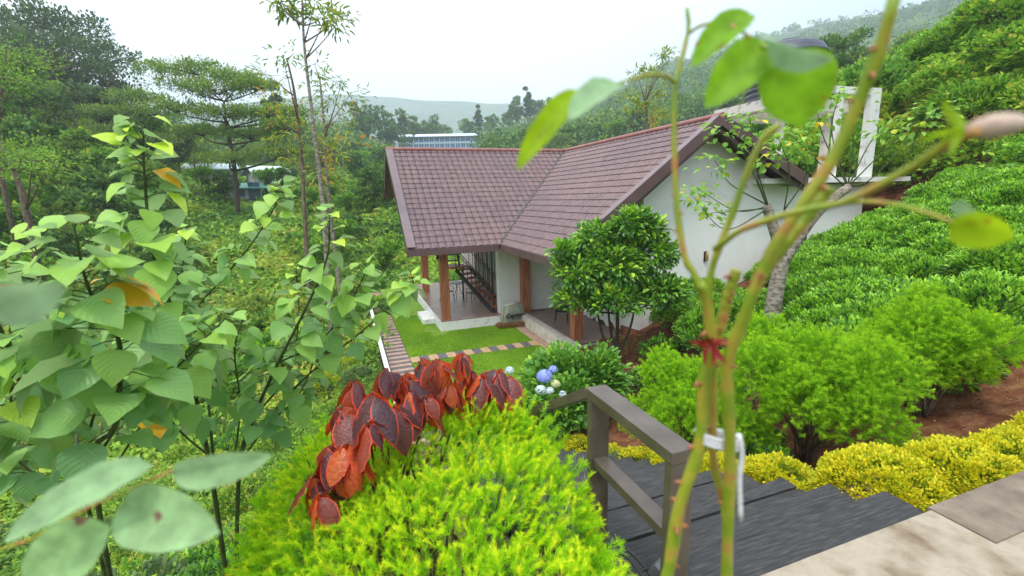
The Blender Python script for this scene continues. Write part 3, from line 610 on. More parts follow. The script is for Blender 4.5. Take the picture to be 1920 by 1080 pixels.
bpy.context.view_layer.update(); _me = bpy.data.meshes.new_from_object(lt.evaluated_get(bpy.context.evaluated_depsgraph_get())); _mw = lt.matrix_basis.copy(); bpy.data.objects.remove(lt)
lt = bpy.data.objects.new('lettering', _me); COL.objects.link(lt); lt.parent = t; lt.matrix_basis = _mw

# ------------------------------------------------------------------ garden stairs and landing
stone_step = mat_noise('slate_step', (.031, .030, .029), (.053, .051, .050), 22, .70, 1.0, 13, c3=(.092, .089, .087), stretch=(.35, 3.2, 1), spec=.25, lo=.25, hi=.75, dist=.008)
O3 = np.array([2.2, 1.5, 0.0])
t = thing('garden_stairs', 'wide dark grey slate patterned steps descending beside the brown rail', 'stairs', W(*O3), HROT)
def O3b(mb, name, mat, parent): o = bpy.data.objects.new(name, mb.mesh(name, mat, O3)); COL.objects.link(o); o.parent = parent; return o
for k in range(17):
    z = 3.05 - .17 * k; b0 = (1.0 if k == 0 else 1.755 + .36 * (k - 1)) + .034; b1 = 1.755 + .36 * k
    if z < .06: break
    jx = rng.uniform(-.02, .02)
    mb = MB()
    # two planks of cast stone with a worn, slightly waved front lip
    na = 26; A = np.linspace(1.28, 3.17 + jx, na); 
    def slab(b_s, b_e, zt, seed):
        wv = (vnoise(A * 1.0, A * 0 + seed * 7.7, .23, seed) - .5) * .018; tz = (vnoise(A, A * 0 + seed, .5, seed + 9) - .5) * .006
        V = np.concatenate([np.stack([A, np.full(na, b_s), np.full(na, zt - .15)], 1), np.stack([A, np.full(na, b_s), zt + tz], 1),
                            np.stack([A, b_e + wv - .012, zt + tz], 1), np.stack([A, b_e + wv, zt + tz - .012], 1), np.stack([A, b_e + wv, np.full(na, zt - .15)], 1)])
        q = (np.arange(4)[:, None] * na + np.arange(na - 1)).ravel(); mb.add(V, np.stack([q, q + 1, q + na + 1, q + na], 1)[:, ::-1])
        mb.add(V[[0, na, 2 * na, 3 * na, 4 * na]], [(0, 1, 2, 3, 4)]); e = na - 1; mb.add(V[[e, na + e, 2 * na + e, 3 * na + e, 4 * na + e]], [(4, 3, 2, 1, 0)])
    bm_ = (b0 + b1) / 2 + rng.uniform(-.03, .03)
    if k % 2 == 0: slab(b0, bm_ - .005, z - .002, k * 2 + 50); slab(bm_ + .005, b1, z, k * 2 + 1)
    else: slab(b0, b1, z, k * 2 + 1)
    mb.bb(1.30, 3.15, b0 - .02, b1 - .05, z - .6, z - .15)
    O3b(mb, 'step', stone_step, t)
mb = MB(); mb.bb(.9, 6.6, -3.5, 1.50, 2.7, 3.075)
ld = ab_mesh(mb, 'pavement', M['landing'])
mb = MB(); mb.bb(3.19, 6.6, 1.20, 1.52, 2.7, 3.083); ab_mesh(mb, 'kerb_strip', mat_noise('brown_slab', (.15, .115, .085), (.24, .19, .14), 6, .9, .8, 12))

# handrail
O4 = np.array([1.3, 1.55, 3.05])
t = thing('handrail', 'chunky brown steel handrail frame at the top of the garden steps', 'handrail', W(*O4), HROT)
def O4b(mb, name, mat=None): 
    me = mb.mesh(name, mat or M['railmetal'], O4); o = bpy.data.objects.new(name, me); COL.objects.link(o); o.parent = t
    bv = o.modifiers.new('bevel', 'BEVEL'); bv.width = .004; bv.segments = 2; return o
mb = MB(); mb.bb(1.245, 1.365, 1.49, 1.54, 3.0, 3.84); O4b(mb, 'post')
mb = MB(); mb.bb(1.245, 1.365, 2.19, 2.24, 2.3, 3.84); O4b(mb, 'post')
mb = MB(); mb.bb(1.24, 1.37, 1.485, 2.245, 3.84, 3.90); O4b(mb, 'top_rail')
mb = MB(); mb.bb(1.26, 1.35, 1.54, 2.19, 3.42, 3.475); O4b(mb, 'lower_rail')
mb = MB(); mb.beam((1.305, 2.25, 3.866), (1.305, 3.25, 3.28), .12, .06); O4b(mb, 'sloping_rail')
mb = MB(); mb.bb(1.245, 1.365, 3.25, 3.30, 1.7, 3.27); O4b(mb, 'post')
# small spot lamp with cable at the foot of the rail
t2 = thing('garden_spotlight', 'small grey garden spotlight with a black cable beside the rail post', 'spotlight', W(1.36, 1.63, 3.05), HROT)
mb = MB(); mb.box((.0, .06, .07), (.09, .05, .07), .5, tilt=[[1, 0, 0], [0, .85, -.5], [0, .5, .85]]); mb.build('lamp_head', mat_noise('grey_case', (.10, .10, .11), (.16, .16, .17), 9, .4, .05), t2)
mb = MB(); mb.box((0, .06, .02), (.10, .03, .02), .5); mb.tube([(0.02, .05, .02), (.02, .05, .05)], .012, 6); mb.build('bracket', M['black'], t2)
mb = MB(); mb.tube(smooth_path([(0, .08, .05), (-.06, .12, .02), (-.09, .05, .01), (-.05, .0, .01), (-.02, .16, -.0), (-.04, .3, .008)], 20), .006, 6); mb.tube(smooth_path([(-.07, .05, .01), (-.08, .25, .012), (-.05, .42, -.155), (-.06, .7, -.32)], 14), .006, 6); mb.build('cable', M['black'], t2)

# ================================================================== vegetation
G3 = lambda *c: c
ML = {
 'broad': mat_leaf('broad_leaf', [(0, (.095, .24, .075)), (.35, (.19, .40, .115)), (.7, (.36, .60, .11)), (.93, (.60, .78, .05)), (1, (.80, .42, .02))],   .40, .36, vein=.10, under=(.24, .38, .15), spec=.45),
 'rose': mat_leaf('rose_leaf', crinkle=.25, stops=[(0, (.12, .27, .05)), (.5, (.20, .42, .012)), (1, (.34, .50, .01))], trans=.5, rough=.5, spots=(60, .66, (.28, .10, .01)), spec=.3),
 'roseb': mat_leaf('rose_leaf_pale_and_glare', crinkle=.25, stops=[(0, (.30, .46, .24)), (1, (.32, .55, .18))], trans=.3, rough=.55, spots=(45, .66, (.22, .12, .08)), spec=.35),
 'copper': mat_leaf('copper_leaf', [(0, (.10, .045, .050)), (.5, (.17, .055, .052)), (.8, (.40, .075, .035)), (1, (.62, .13, .03))], .30, .30, crinkle=.6, margin=(.84, (.75, .09, .05)), under=(.72, .15, .03), spec=.5),  # orange-lit leaves and undersides: that glow is put into the leaf colour
 'lime': mat_leaf('lime_thread_leaf', [(0, (.09, .28, .010)), (.4, (.27, .58, .010)), (.75, (.50, .76, .015)), (1, (.82, .86, .03))], .45, .6, spec=.15, tboost=1.25),
 'feather': mat_leaf('feather_leaf', [(0, (.09, .26, .014)), (.5, (.26, .52, .018)), (1, (.54, .78, .03))], .45, .6, spec=.15, tboost=1.25),
 'gold': mat_leaf('golden_leaf', [(0, (.16, .30, .010)), (.4, (.42, .50, .012)), (.8, (.70, .62, .015)), (1, (.80, .70, .03))], .35, .5, spec=.3, tboost=1.2),
 'tea': mat_leaf('tea_leaf', [(0, (.022, .072, .014)), (.45, (.075, .22, .022)), (.75, (.20, .46, .03)), (1, (.36, .62, .04))], .25, .36, spec=.5),
 'bushy': mat_leaf('glossy_leaf', [(0, (.035, .10, .018)), (.5, (.085, .24, .028)), (.8, (.24, .48, .03)), (1, (.45, .65, .04))], .25, .32, spec=.55),
 'hydr': mat_leaf('hydrangea_leaf', [(0, (.05, .15, .02)), (.6, (.13, .33, .035)), (1, (.38, .58, .05))], .25, .45, spec=.4),
 'wild': mat_leaf('wild_leaf', [(0, (.045, .13, .018)), (.4, (.11, .27, .025)), (.75, (.24, .44, .03)), (.95, (.42, .56, .035)), (1, (.50, .42, .06))], .3, .5, spec=.3),
 'wild2': mat_leaf('valley_leaf', [(0, (.050, .125, .022)), (.4, (.115, .245, .035)), (.75, (.23, .40, .045)), (.95, (.40, .52, .05)), (1, (.44, .40, .09))], .3, .55, spec=.2),
 'grass': mat_leaf('grass_blade', [(0, (.09, .20, .015)), (.6, (.24, .40, .03)), (1, (.55, .52, .12))], .35, .6, spec=.2),
 'dark': mat_leaf('dark_tree_leaf', [(0, (.045, .095, .040)), (.6, (.095, .165, .06)), (1, (.17, .25, .08))], .2, .6, spec=.2),
 'pad': mat_leaf('umbrella_tree_leaf', [(0, (.085, .17, .035)), (.6, (.19, .30, .05)), (1, (.31, .42, .06))], .25, .6, spec=.2),
 'far': mat_leaf('far_tree_leaf', [(0, (.045, .115, .034)), (.5, (.10, .21, .050)), (.85, (.20, .32, .06)), (1, (.30, .40, .07))], .2, .7, spec=.15),
 'slim': mat_leaf('slim_tree_leaf', [(0, (.08, .15, .02)), (.6, (.20, .30, .03)), (.85, (.45, .48, .04)), (1, (.70, .28, .04))], .35, .5, spec=.3),
 'lightg': mat_leaf('soft_green_leaf', [(0, (.08, .20, .03)), (.6, (.20, .42, .05)), (.9, (.36, .58, .05)), (1, (.80, .60, .05))], .35, .45, spec=.4),
}
MF = {
 'blue': mat_leaf('blue_petal', [(0, (.18, .26, .66)), (.5, (.30, .38, .80)), (1, (.55, .58, .88))], .2, .6),
 'pale': mat_leaf('pale_petal', [(0, (.42, .55, .62)), (1, (.80, .84, .80))], .2, .6),
 'cream': mat_leaf('cream_petal', [(0, (.45, .50, .20)), (1, (.78, .74, .42))], .2, .6),
}
SPR = np.array([0, 0, 1.0])
def blob_pts(n, c, r, shell=.55, r_=rng, up=-.35):
    """points in an ellipsoid, mostly near its skin; returns points and outward directions"""
    d = rdir(n * 2, r_); d = d[d[:, 2] > up][:n]
    while len(d) < n: e = rdir(n, r_); d = np.vstack([d, e[e[:, 2] > up]])[:n]
    rad = shell + (1 - shell) * r_.random(n) ** .6
    return np.array(c) + d * rad[:, None] * np.array(r), unit(d / np.array(r))
def clump_leaves(mb, C, D, n, cr, L, Wd, tm, ts, T=TD, upb=.3, droop=0.0, r_=rng, mi=0, young=None, outb=.9):
    """n leaves round each clump centre C; leaves point outwards and a little up"""
    k = len(C); i = np.repeat(np.arange(k), n); off = rdir(len(i), r_) * (r_.random(len(i)) ** .5)[:, None] * cr
    P = C[i] + off; d = unit(off / cr * .8 + D[i] * outb + rdir(len(i), r_) * .6 + [0, 0, upb - droop])
    nn = unit(rdir(len(i), r_) * .55 + D[i] * .3 + SPR)
    ct = np.repeat(r_.normal(0, ts * .6, k), n)
    t = np.clip(tm + ct + r_.normal(0, ts, len(i)) + (0 if young is None else young * (off @ SPR) / cr), 0, 1)
    s = r_.uniform(.65, 1.2, len(i)); leaves(mb, T, P, d, nn, L * s, Wd * s, t, mi=mi)
def shrub(name, label, group, loc, r, h, mat, L, Wd, n_cl, n_lf, tm=.5, ts=.18, stems=7, T=TD, cr=None, bark='darkbark', seed=1, base=0., parts=('foliage', 'stem'), upb=.3, droop=0, young=.15, lump=4, cat='shrub'):
    """bush with its own stems; built in local coordinates round its foot"""
    r_ = np.random.default_rng(seed); t = thing(name, label, cat, loc, 0, group)
    mb = MB(); ms = MB(); cr = cr or r * .22
    sub = [(np.array([0, 0, base + (h - base) * .5]), np.array([r * .8, r * .8, (h - base) * .5]))]
    for k in range(lump):
        a_ = r_.random() * 6.28; q = r_.uniform(.35, .7) * r; rr_ = r * r_.uniform(.35, .55)
        sub.append((np.array([q * math.cos(a_), q * math.sin(a_), base + (h - base) * r_.uniform(.35, .75)]), np.array([rr_, rr_, (h - base) * r_.uniform(.25, .36)])))
    for j, (c, rr_) in enumerate(sub):
        m_ = int(n_cl * (.45 if j == 0 else .55 / lump)); C, D = blob_pts(m_, c, rr_, .5, r_); C[:, 2] = np.maximum(C[:, 2], .02)
        clump_leaves(mb, C, D, n_lf, cr, L, Wd, tm, ts, T=T, upb=upb, droop=droop, r_=r_, young=young)
        for q in C[r_.integers(0, m_, max(1, stems // len(sub)))]:
            P = bez((r_.normal(0, .03), r_.normal(0, .03), -.05), q, 0, 6, side=(q[0] * -.1, q[1] * -.1, .05)); ms.tube(P, np.linspace(.018, .006, 6) * (1 + r * .5), 5)
    mb.build(parts[0], mat, t); ms.build(parts[1], M[bark], t)
    return t
def dup(t, loc, rz=0, s=1.0, label=None, sz=None):
    c = t.copy(); COL.objects.link(c); c.location = loc; c.rotation_euler = (0, 0, rz); c.scale = (s, s, sz or s)
    if label: c['label'] = label
    for ch in t.children:
        d = ch.copy(); COL.objects.link(d); d.parent = c
    return c

# ------------------------------------------------------------------ threadleaf bushes (lime and green)
def thread_mound(mb, P, D, Ls, n, nl, nw, tm, ts, r_, droop=.0, tipb=.25):
    """each sprig: a soft plume of thread leaves round a short stem"""
    k = len(P); i = np.repeat(np.arange(k), n); s = r_.random(len(i)) ** .8
    ax = D[i]; rad = unit(np.cross(ax, rdir(len(i), r_))); al = np.radians(r_.uniform(26, 80, len(i)) * (1.1 - .55 * s))
    d = ax * np.cos(al)[:, None] + rad * np.sin(al)[:, None]; d[:, 2] += .15 - droop; base = P[i] + ax * (s * Ls[i])[:, None]
    ct = np.repeat(r_.normal(0, ts, k), n); t = np.clip(tm + ct + tipb * (s - .5) + r_.normal(0, ts * .5, len(i)), 0, 1)
    L = nl * r_.uniform(.6, 1.25, len(i)) * (1.15 - .4 * s); leaves(mb, TN, base, d, unit(rdir(len(i), r_) + SPR * .5), L, nw, t)
    # star of young threads at the tip of the sprig
    m_ = 16; i = np.repeat(np.arange(k), m_); ax = D[i]; rad = unit(np.cross(ax, rdir(len(i), r_))); al = np.radians(r_.uniform(15, 78, len(i)))
    d = ax * np.cos(al)[:, None] + rad * np.sin(al)[:, None]; base = P[i] + ax * (Ls[i] * r_.uniform(.92, 1.06, len(i)))[:, None]
    leaves(mb, TN, base, d, unit(rdir(len(i), r_) + SPR * .5), nl * r_.uniform(.5, .85, len(i)), nw * 1.15, np.clip(tm + .22 + np.repeat(r_.normal(0, ts * .8, k), m_), 0, 1))
r_ = np.random.default_rng(11)
lime_base = G(.2, 2.4)
t = thing('threadleaf_hedge', 'bright lime feathery hedge left of the steps, largest plant in the front', 'hedge', lime_base)
# surface of the hedge: a rounded ridge along the stairs, following them down
nS = 4600; A = r_.uniform(-.85, 1.22, nS); B = r_.uniform(.95, 3.9, nS)
def lime_top(a, b):
    c_ = .07 + .16 * np.clip((b - 1.75) / .5, 0, 1); e = np.clip(1 - np.abs((a - c_) / (.97 + .06 * (c_ > .1))) ** 6, 0, 1) ** .5 * np.clip(1 - ((b - 2.35) / 1.6) ** 6, 0, 1) ** .5
    z = 3.60 + .13 * (vnoise(a, b, .42, 21) - .5) * 2 + .06 * (vnoise(a, b, .17, 22) - .5) * 2 - .28 * np.clip(.25 - a, 0, 2) ** 1.1 - .30 * np.clip(-.2 - a, 0, 2) - .04 * (b - 1.5) + .10 * np.clip(a - .2, 0, 1)
    return z, e
zt_, e_ = lime_top(A, B); keep = e_ > .18; A, B, zt_, e_ = A[keep], B[keep], zt_[keep], e_[keep]
gl_ = ground(*(A[:, None] * uA + B[:, None] * vA).T); Z = gl_ + .15 + (zt_ - gl_ - .25) * e_ * r_.uniform(.80, 1.0, len(A))
P = A[:, None] * np.append(uA, 0) + B[:, None] * np.append(vA, 0); P[:, 2] = Z
eps = .05; zx = (lime_top(A + eps, B)[0] * lime_top(A + eps, B)[1] - zt_ * e_) / eps; zy = (lime_top(A, B + eps)[0] * lime_top(A, B + eps)[1] - zt_ * e_) / eps
nrm = -zx[:, None] * np.append(uA, 0) - zy[:, None] * np.append(vA, 0); nrm = np.clip(nrm, -2, 2); nrm[:, 2] = 1.4
D = unit(unit(nrm) + rdir(len(A), r_) * .75); mb = MB()
thread_mound(mb, P - lime_base, D, r_.uniform(.05, .12, len(P)), 100, .033, .0014, .60, .21, r_, tipb=.5)
# deeper skirt on the flanks
nF = 1900; an = r_.uniform(0, 6.28, nF); hh = r_.random(nF)
B2 = 2.3 + 1.45 * np.sign(np.sin(an)) * np.abs(np.sin(an)) ** .6; A2 = .07 + .16 * np.clip((B2 - 1.75) / .5, 0, 1) + .88 * np.sign(np.cos(an)) * np.abs(np.cos(an)) ** .6
A2 = np.minimum(A2, 1.14)
g2 = ground(*(A2[:, None] * uA + B2[:, None] * vA).T); zt2 = lime_top(np.clip(A2, -.6, 1.1), np.clip(B2, 1.2, 3.5))[0]
P2 = A2[:, None] * np.append(uA, 0) + B2[:, None] * np.append(vA, 0); P2[:, 2] = g2 + .1 + (zt2 - g2 - .3) * hh
D2 = unit((P2 - [*W(.28, 2.3, 0)[:2], 2.6]) * [1, 1, .3] + rdir(nF, r_) * .3 + [0, 0, .5])
thread_mound(mb, P2 - lime_base, D2, r_.uniform(.08, .16, nF), 56, .05, .0022, .38, .15, r_, tipb=.4)
mb.build('foliage', ML['lime'], t)
mb = MB()
for k in range(60):
    a_, b_ = r_.uniform(-.4, 1.0), r_.uniform(1.2, 3.4); q = W(a_, b_, 3.3) - lime_base; q0 = W(a_ * .6 + .1, b_, float(ground(*W(a_, b_, 0)[:2])[0])) - lime_base
    mb.tube(bez(q0, q, 0, 5), np.linspace(.010, .004, 5), 5)
mb.build('stem', M['darkbark'], t)

def feather_bush(name, label, foot, r, h, seed, skew=(0, 0), n=1500, base=.35):
    r_ = np.random.default_rng(seed); t = thing(name, label, 'shrub', foot, 0, 'feathery green bushes in the bed beside the steps'); mb = MB(); ms = MB(); Ps = []; Ds = []
    cen = [(np.array([0, 0, base + (h - base) * .55]), np.array([r * .68, r * .68, (h - base) * .44]))]
    for k in range(9):
        a_ = k * 2.4 + r_.random(); q = r * r_.uniform(.45, .88); rb_ = r * r_.uniform(.28, .46); cen.append((np.array([q * math.cos(a_), q * math.sin(a_), h * r_.uniform(.38, .86)]), np.array([rb_, rb_, .2 * h * r_.uniform(.8, 1.2)])))
    for j, (c, rr_) in enumerate(cen):
        C, D = blob_pts(int(n * (.35 if j == 0 else .093)), c, rr_, .45, r_, up=-.6); Ps.append(C); Ds.append(D)
        for q in C[r_.integers(0, len(C), 5)]: 
            ms.tube(bez((r_.normal(0, .05), r_.normal(0, .05), -.05), q, 0, 7, side=(-q[0] * .12, -q[1] * .12, .08)), np.linspace(.014, .004, 7), 5)
    P = np.vstack(Ps); D = unit(np.vstack(Ds) * .9 + [0, 0, .45] + rdir(len(P), r_) * .55)
    thread_mound(mb, P, D, r_.uniform(.07, .15, len(P)), 40, .060, .0040, .46, .13, r_, tipb=.5)
    mb.build('foliage', ML['feather'], t); ms.build('stem', M['bark'], t); return t
feather_bush('feathery_bush', 'feathery green bush behind the tied rose canes, nearest to the handrail', G(4.1, 4.6), .80, 1.5, 31, n=2400)
feather_bush('feathery_bush', 'broad feathery green bush with bare lower twigs behind the golden hedge', G(5.25, 3.8), .95, 1.68, 32, n=3400, base=.45)
feather_bush('feathery_bush', 'feathery green bush beside the bare soil, farthest to the right of the three', G(6.75, 3.45), .72, 1.45, 33, n=2600, base=.4)

# ------------------------------------------------------------------ golden hedge
r_ = np.random.default_rng(5)
def gold_mound(label, spots, n, cat='hedge'):
    c0 = spots[0]; foot = G(c0[0], c0[1]); t = thing('golden_hedge', label, cat, foot, 0, 'clipped golden hedge plants along the steps'); mb = MB(); ms = MB()
    tot = sum(s[2] * s[3] for s in spots)
    for a, b, ra, rb, zt in spots:
        g = float(ground(*W(a, b, 0)[:2])[0]); k = int(n * ra * rb / tot); d = rdir(k * 3, r_); d = d[d[:, 2] > -.25][:k]
        rad = 1 + .10 * (vnoise(d[:, 0] * 3 + a * 7, d[:, 1] * 3 + d[:, 2] * 2, .5, 3) - .5) * 2
        loc = np.sign(d) * np.abs(d) ** .75; H = max(.15, zt - g)
        P = (a + loc[:, 0] * ra * rad)[:, None] * np.append(uA, 0) + (b + loc[:, 1] * rb * rad)[:, None] * np.append(vA, 0); P[:, 2] = g + .12 + (H - .12) * np.clip(loc[:, 2] * rad, -.3, 1.1)
        dn = d[:, 0:1] * np.append(uA, 0) + d[:, 1:2] * np.append(vA, 0) + d[:, 2:3] * SPR
        clump_leaves(mb, P - foot, unit(dn), 9, .035, .028, .017, .66, .2, T=TS, upb=.5, r_=r_, young=.15)
        clump_leaves(mb, (P - W(a, b, g)) * .86 + W(a, b, g) - foot, unit(dn), 4, .05, .028, .015, .2, .12, T=TD, upb=.4, r_=r_)
        for q in range(12): qq = P[r_.integers(0, len(P))]; ms.tube(bez(W(a, b, g - .02) - foot, (qq - foot) * 1.0 - (qq - W(a, b, g)) * .12, 0, 5), np.linspace(.008, .003, 5), 5)
    mb.build('foliage', ML['gold'], t); ms.build('stem', M['darkbark'], t)
gold_mound('thick clipped golden hedge at the top of the steps beside the pavement', [(3.58, 2.0, .40, .36, 3.02), (4.2, 1.84, .44, .34, 3.04), (4.85, 1.82, .40, .30, 3.0)], 3600)
gold_mound('low golden hedge plant right of the upper steps, just below the thick hedge', [(3.44, 2.65, .26, .36, 2.62)], 800)
gold_mound('low golden hedge plant beside the middle steps behind the rose canes', [(3.40, 3.3, .22, .36, 2.30), (3.36, 3.9, .2, .34, 2.0)], 1100)
gold_mound('low golden hedge plant beside the lower steps, seen through the handrail frame', [(3.40, 4.5, .24, .4, 1.68), (3.42, 5.3, .26, .45, 1.3), (3.4, 6.2, .26, .5, .95)], 1500)
gold_mound('golden hedge clump at the right edge of the pavement', [(5.6, 1.8, .42, .30, 3.08)], 1100)

# ------------------------------------------------------------------ hydrangea
hp = G(3.75, 7.6)
hy = shrub('hydrangea_bush', 'leafy hydrangea bush with blue and white flower heads at the foot of the garden bed', None, hp, 1.02, 1.7, ML['hydr'], .13, .08, 560, 12, .5, .18, 14, T=TS, seed=41, young=.2)
def flower(px, py, d, r, kind, lab):
    c = S(px, py, d); mb = MB(); n = 230 if r > .08 else 120; q = rdir(n * 2); q = q[(q[:, 2] > -.5)][:n]; P = q * r * np.array([1, 1, .85])
    for k in range(4):
        a_ = k * 1.571; e = unit(np.cross(q, SPR + .01)); e2 = np.cross(q, e); dd_ = e * math.cos(a_) + e2 * math.sin(a_)
        leaves(mb, TS, P, dd_ + q * .25, q, r * .22, r * .2, np.clip(rng.normal(.5, .25, len(q)), 0, 1))
    o = mb.build('flower_head', MF[kind], hy); o.location = Vector(c - hp); o['label'] = lab
flower(1021, 706, 6.6, .115, 'blue', 'large blue flower head'); flower(1037, 693, 6.9, .07, 'blue', 'small blue flower head'); flower(1042, 720, 6.5, .07, 'cream', 'cream flower head')
flower(1014, 731, 6.2, .075, 'pale', 'pale blue flower head'); flower(1031, 733, 6.2, .06, 'pale', 'white flower head'); flower(955, 695, 7.6, .08, 'pale', 'white flower head'); flower(1055, 739, 6.0, .05, 'pale', 'white flower head')

# ------------------------------------------------------------------ copperleaf plant
r_ = np.random.default_rng(17)
cf = G(.1, 3.9); cp = thing('copperleaf_plant', 'red and purple copperleaf plant with drooping leaves behind the lime hedge', 'shrub', cf)
TB_e = tmpl_blade('ellip', .10, .22, .012); TB_c = tmpl_blade('ellip', -.18, .34, .028)
heads = [(722, 690, 2.95, .155, 9), (665, 712, 2.7, .155, 9), (790, 672, 3.0, .165, 9), (818, 672, 2.9, .16, 8), (700, 735, 2.5, .15, 9), (868, 662, 3.1, .15, 6), (935, 692, 3.3, .16, 9), (880, 690, 3.2, .13, 6), (640, 760, 2.5, .14, 8), (690, 790, 2.35, .14, 7), (620, 835, 2.35, .14, 8), (588, 890, 2.3, .13, 9), (650, 830, 2.3, .15, 6), (770, 730, 2.8, .16, 7), (800, 740, 2.8, .15, 6), (740, 760, 2.6, .14, 7), (600, 925, 2.2, .11, 7), (845, 720, 3.0, .12, 6), (760, 700, 2.85, .15, 8), (905, 700, 3.15, .14, 7), (955, 705, 3.3, .13, 7), (690, 750, 2.6, .14, 8), (830, 700, 2.95, .14, 6), (665, 860, 2.25, .13, 6)]
for hx, hy_, d, L, n in heads:
    c = S(hx, hy_, d); mb = MB(); a_ = np.arange(n) * 2.4 + r_.random() * 6; tilt = r_.uniform(.55, 1.35, n)
    D = np.stack([np.cos(a_) * np.cos(tilt), np.sin(a_) * np.cos(tilt), -np.sin(tilt)], 1); P0 = c + np.stack([np.cos(a_), np.sin(a_), 0 * a_], 1) * .022 + [0, 0, .0] - np.arange(n)[:, None] * np.array([0, 0, .006])
    No = np.stack([np.cos(a_), np.sin(a_), 0 * a_ + .55], 1)
    Ll = 1.85 * L * r_.uniform(.5, 1.18, n); leaves(mb, TB_c, P0 - cf, D, unit(No + rdir(n, r_) * .5), Ll, Ll * r_.uniform(.48, .64, n), np.clip(r_.normal(.5, .36, n), 0, 1), smooth=True)
    mb.build('leaf_cluster', ML['copper'], cp)
    g = cf + np.array([r_.normal(0, .2), r_.normal(0, .25), 0]); g[2] = ground(g[0], g[1])[0]
    ms = MB(); ms.tube(bez(g - cf, c - cf, .0, 8, side=(r_.normal(0, .04), -.05, .05)), np.linspace(.016, .006, 8), 6); ms.build('stem', ML['copper'], cp)

# ------------------------------------------------------------------ tall broadleaf plants on the left
TB_o = tmpl_blade('ovate', .20, .34, .020)
def leafy_stem(mb, ms, path, r0, L, n, r_, t0=.35, t1=.75, spread=1.0, rad0=.018, from_=.25):
    P = smooth_path(path, 30); ms.tube(P, np.linspace(rad0 * .75, .0035, len(P)), 7)
    s = np.linspace(from_, 1, n) ** .9; idx = s * (len(P) - 1); i0 = np.clip(idx.astype(int), 0, len(P) - 2); B = P[i0] + (P[i0 + 1] - P[i0]) * (idx - i0)[:, None]
    a_ = np.arange(n) * 2.4 + r_.random() * 6 + r_.normal(0, .8, n); pl = spread * L * r_.uniform(.55, 1.15, n) * (1.15 - .75 * s)
    el = np.radians(r_.uniform(-12, 42, n) + 35 * np.clip((s - .75) / .25, 0, 1)); o_ = np.stack([np.cos(a_) * np.cos(el), np.sin(a_) * np.cos(el), np.sin(el)], 1)
    E_ = B + o_ * pl[:, None]
    dr = np.radians(r_.uniform(-5, 60, n) - 45 * np.clip((s - .7) / .3, 0, 1)); a2 = a_ + r_.normal(0, .35, n)
    D = np.stack([np.cos(a2) * np.cos(dr), np.sin(a2) * np.cos(dr), -np.sin(dr)], 1); No = unit(np.array([0, 0, 1.0]) + rdir(n, r_) * .62 + o_ * .25)
    Ll = L * r_.uniform(.7, 1.12, n) * (1.0 - .45 * np.clip((s - .7) / .3, 0, 1)); t = np.clip(t0 + (t1 - t0) * s ** 1.5 + r_.normal(0, .10, n), 0, .92)
    t = np.where(r_.random(n) < .012, 1.0, t)
    leaves(mb, TB_o, E_, D, No, Ll, Ll * r_.uniform(.84, 1.02, n), t, smooth=True)
    for k in range(n):
        ms.tube([B[k], B[k] + o_[k] * pl[k] * .5 + [0, 0, .006], E_[k]], .0022, 4, cap=False)
def leafy_plant(name, label, foot, stems, seed, L=.125):
    stems = [(p_, int(n_ * 1.2), l_ * 1.30, a_, b_, c_) for p_, n_, l_, a_, b_, c_ in stems]
    r_ = np.random.default_rng(seed); t = thing(name, label, 'sapling', foot, 0, 'tall broad leaved saplings left of the hedge')
    for pts, n, LL, t0, t1, r0 in stems:
        mb = MB(); ms = MB(); leafy_stem(mb, ms, [np.array(p) - foot for p in pts], 0, LL, n, r_, t0, t1, rad0=r0); 
        s_ = ms.build('branch', M['stemg'], t); mb.build('leaf_spray', ML['broad'], s_)
M['stemg'] = mat_noise('green_stem', (.035, .060, .018), (.09, .11, .035), 14, .7, .3)
fB = S(418, 1062, 2.9); fB[2] = ground(fB[0], fB[1])[0]
leafy_plant('broadleaf_sapling', 'tall broad leaved sapling rising from two stems near the lime hedge', fB, [
  ([fB, S(398, 900, 2.7), S(360, 720, 2.5), S(322, 582, 2.25), S(285, 467, 2.15), S(271, 330, 2.1), S(268, 238, 2.1)], 72, .115, .30, .92, .022),
  ([fB + [.02, 0, 0], S(448, 890, 2.8), S(478, 780, 2.7), S(522, 680, 2.6), S(578, 569, 2.55), S(613, 484, 2.5), S(618, 400, 2.5)], 50, .100, .28, .85, .020),
  ([S(400, 860, 2.7), S(385, 700, 2.9), S(365, 591, 3.1), S(420, 520, 3.2), S(471, 458, 3.2), S(516, 385, 3.2), S(520, 350, 3.2)], 46, .105, .30, .85, .012),
  ([S(350, 700, 2.5), S(345, 660, 2.2), S(342, 620, 2.0)], 14, .11, .5, .88, .008),
  ([S(440, 860, 2.7), S(450, 760, 2.7), S(440, 660, 2.6), S(455, 600, 2.6)], 26, .10, .25, .7, .008),
  ([S(440, 880, 2.7), S(500, 800, 2.8), S(560, 740, 2.8), S(600, 650, 2.8)], 28, .10, .22, .7, .009),
  ([S(478, 780, 2.7), S(540, 700, 2.9), S(560, 600, 3.0), S(555, 500, 3.0)], 30, .10, .25, .8, .009),
  ([S(365, 700, 2.6), S(330, 640, 2.8), S(340, 520, 2.9), S(350, 430, 2.9)], 30, .105, .28, .85, .009),
  ([S(522, 680, 2.6), S(600, 640, 2.7), S(660, 560, 2.7), S(690, 500, 2.7)], 26, .10, .28, .8, .008),
  ([S(398, 860, 2.7), S(330, 800, 2.6), S(280, 720, 2.5), S(260, 640, 2.5)], 26, .11, .22, .7, .009),
  ([S(440, 860, 2.7), S(560, 720, 2.75), S(680, 620, 2.8), S(765, 545, 2.85), S(775, 520, 2.85)], 30, .10, .35, .80, .010),
], 51)
fA = S(180, 1000, 2.5); fA[2] = ground(fA[0], fA[1])[0]
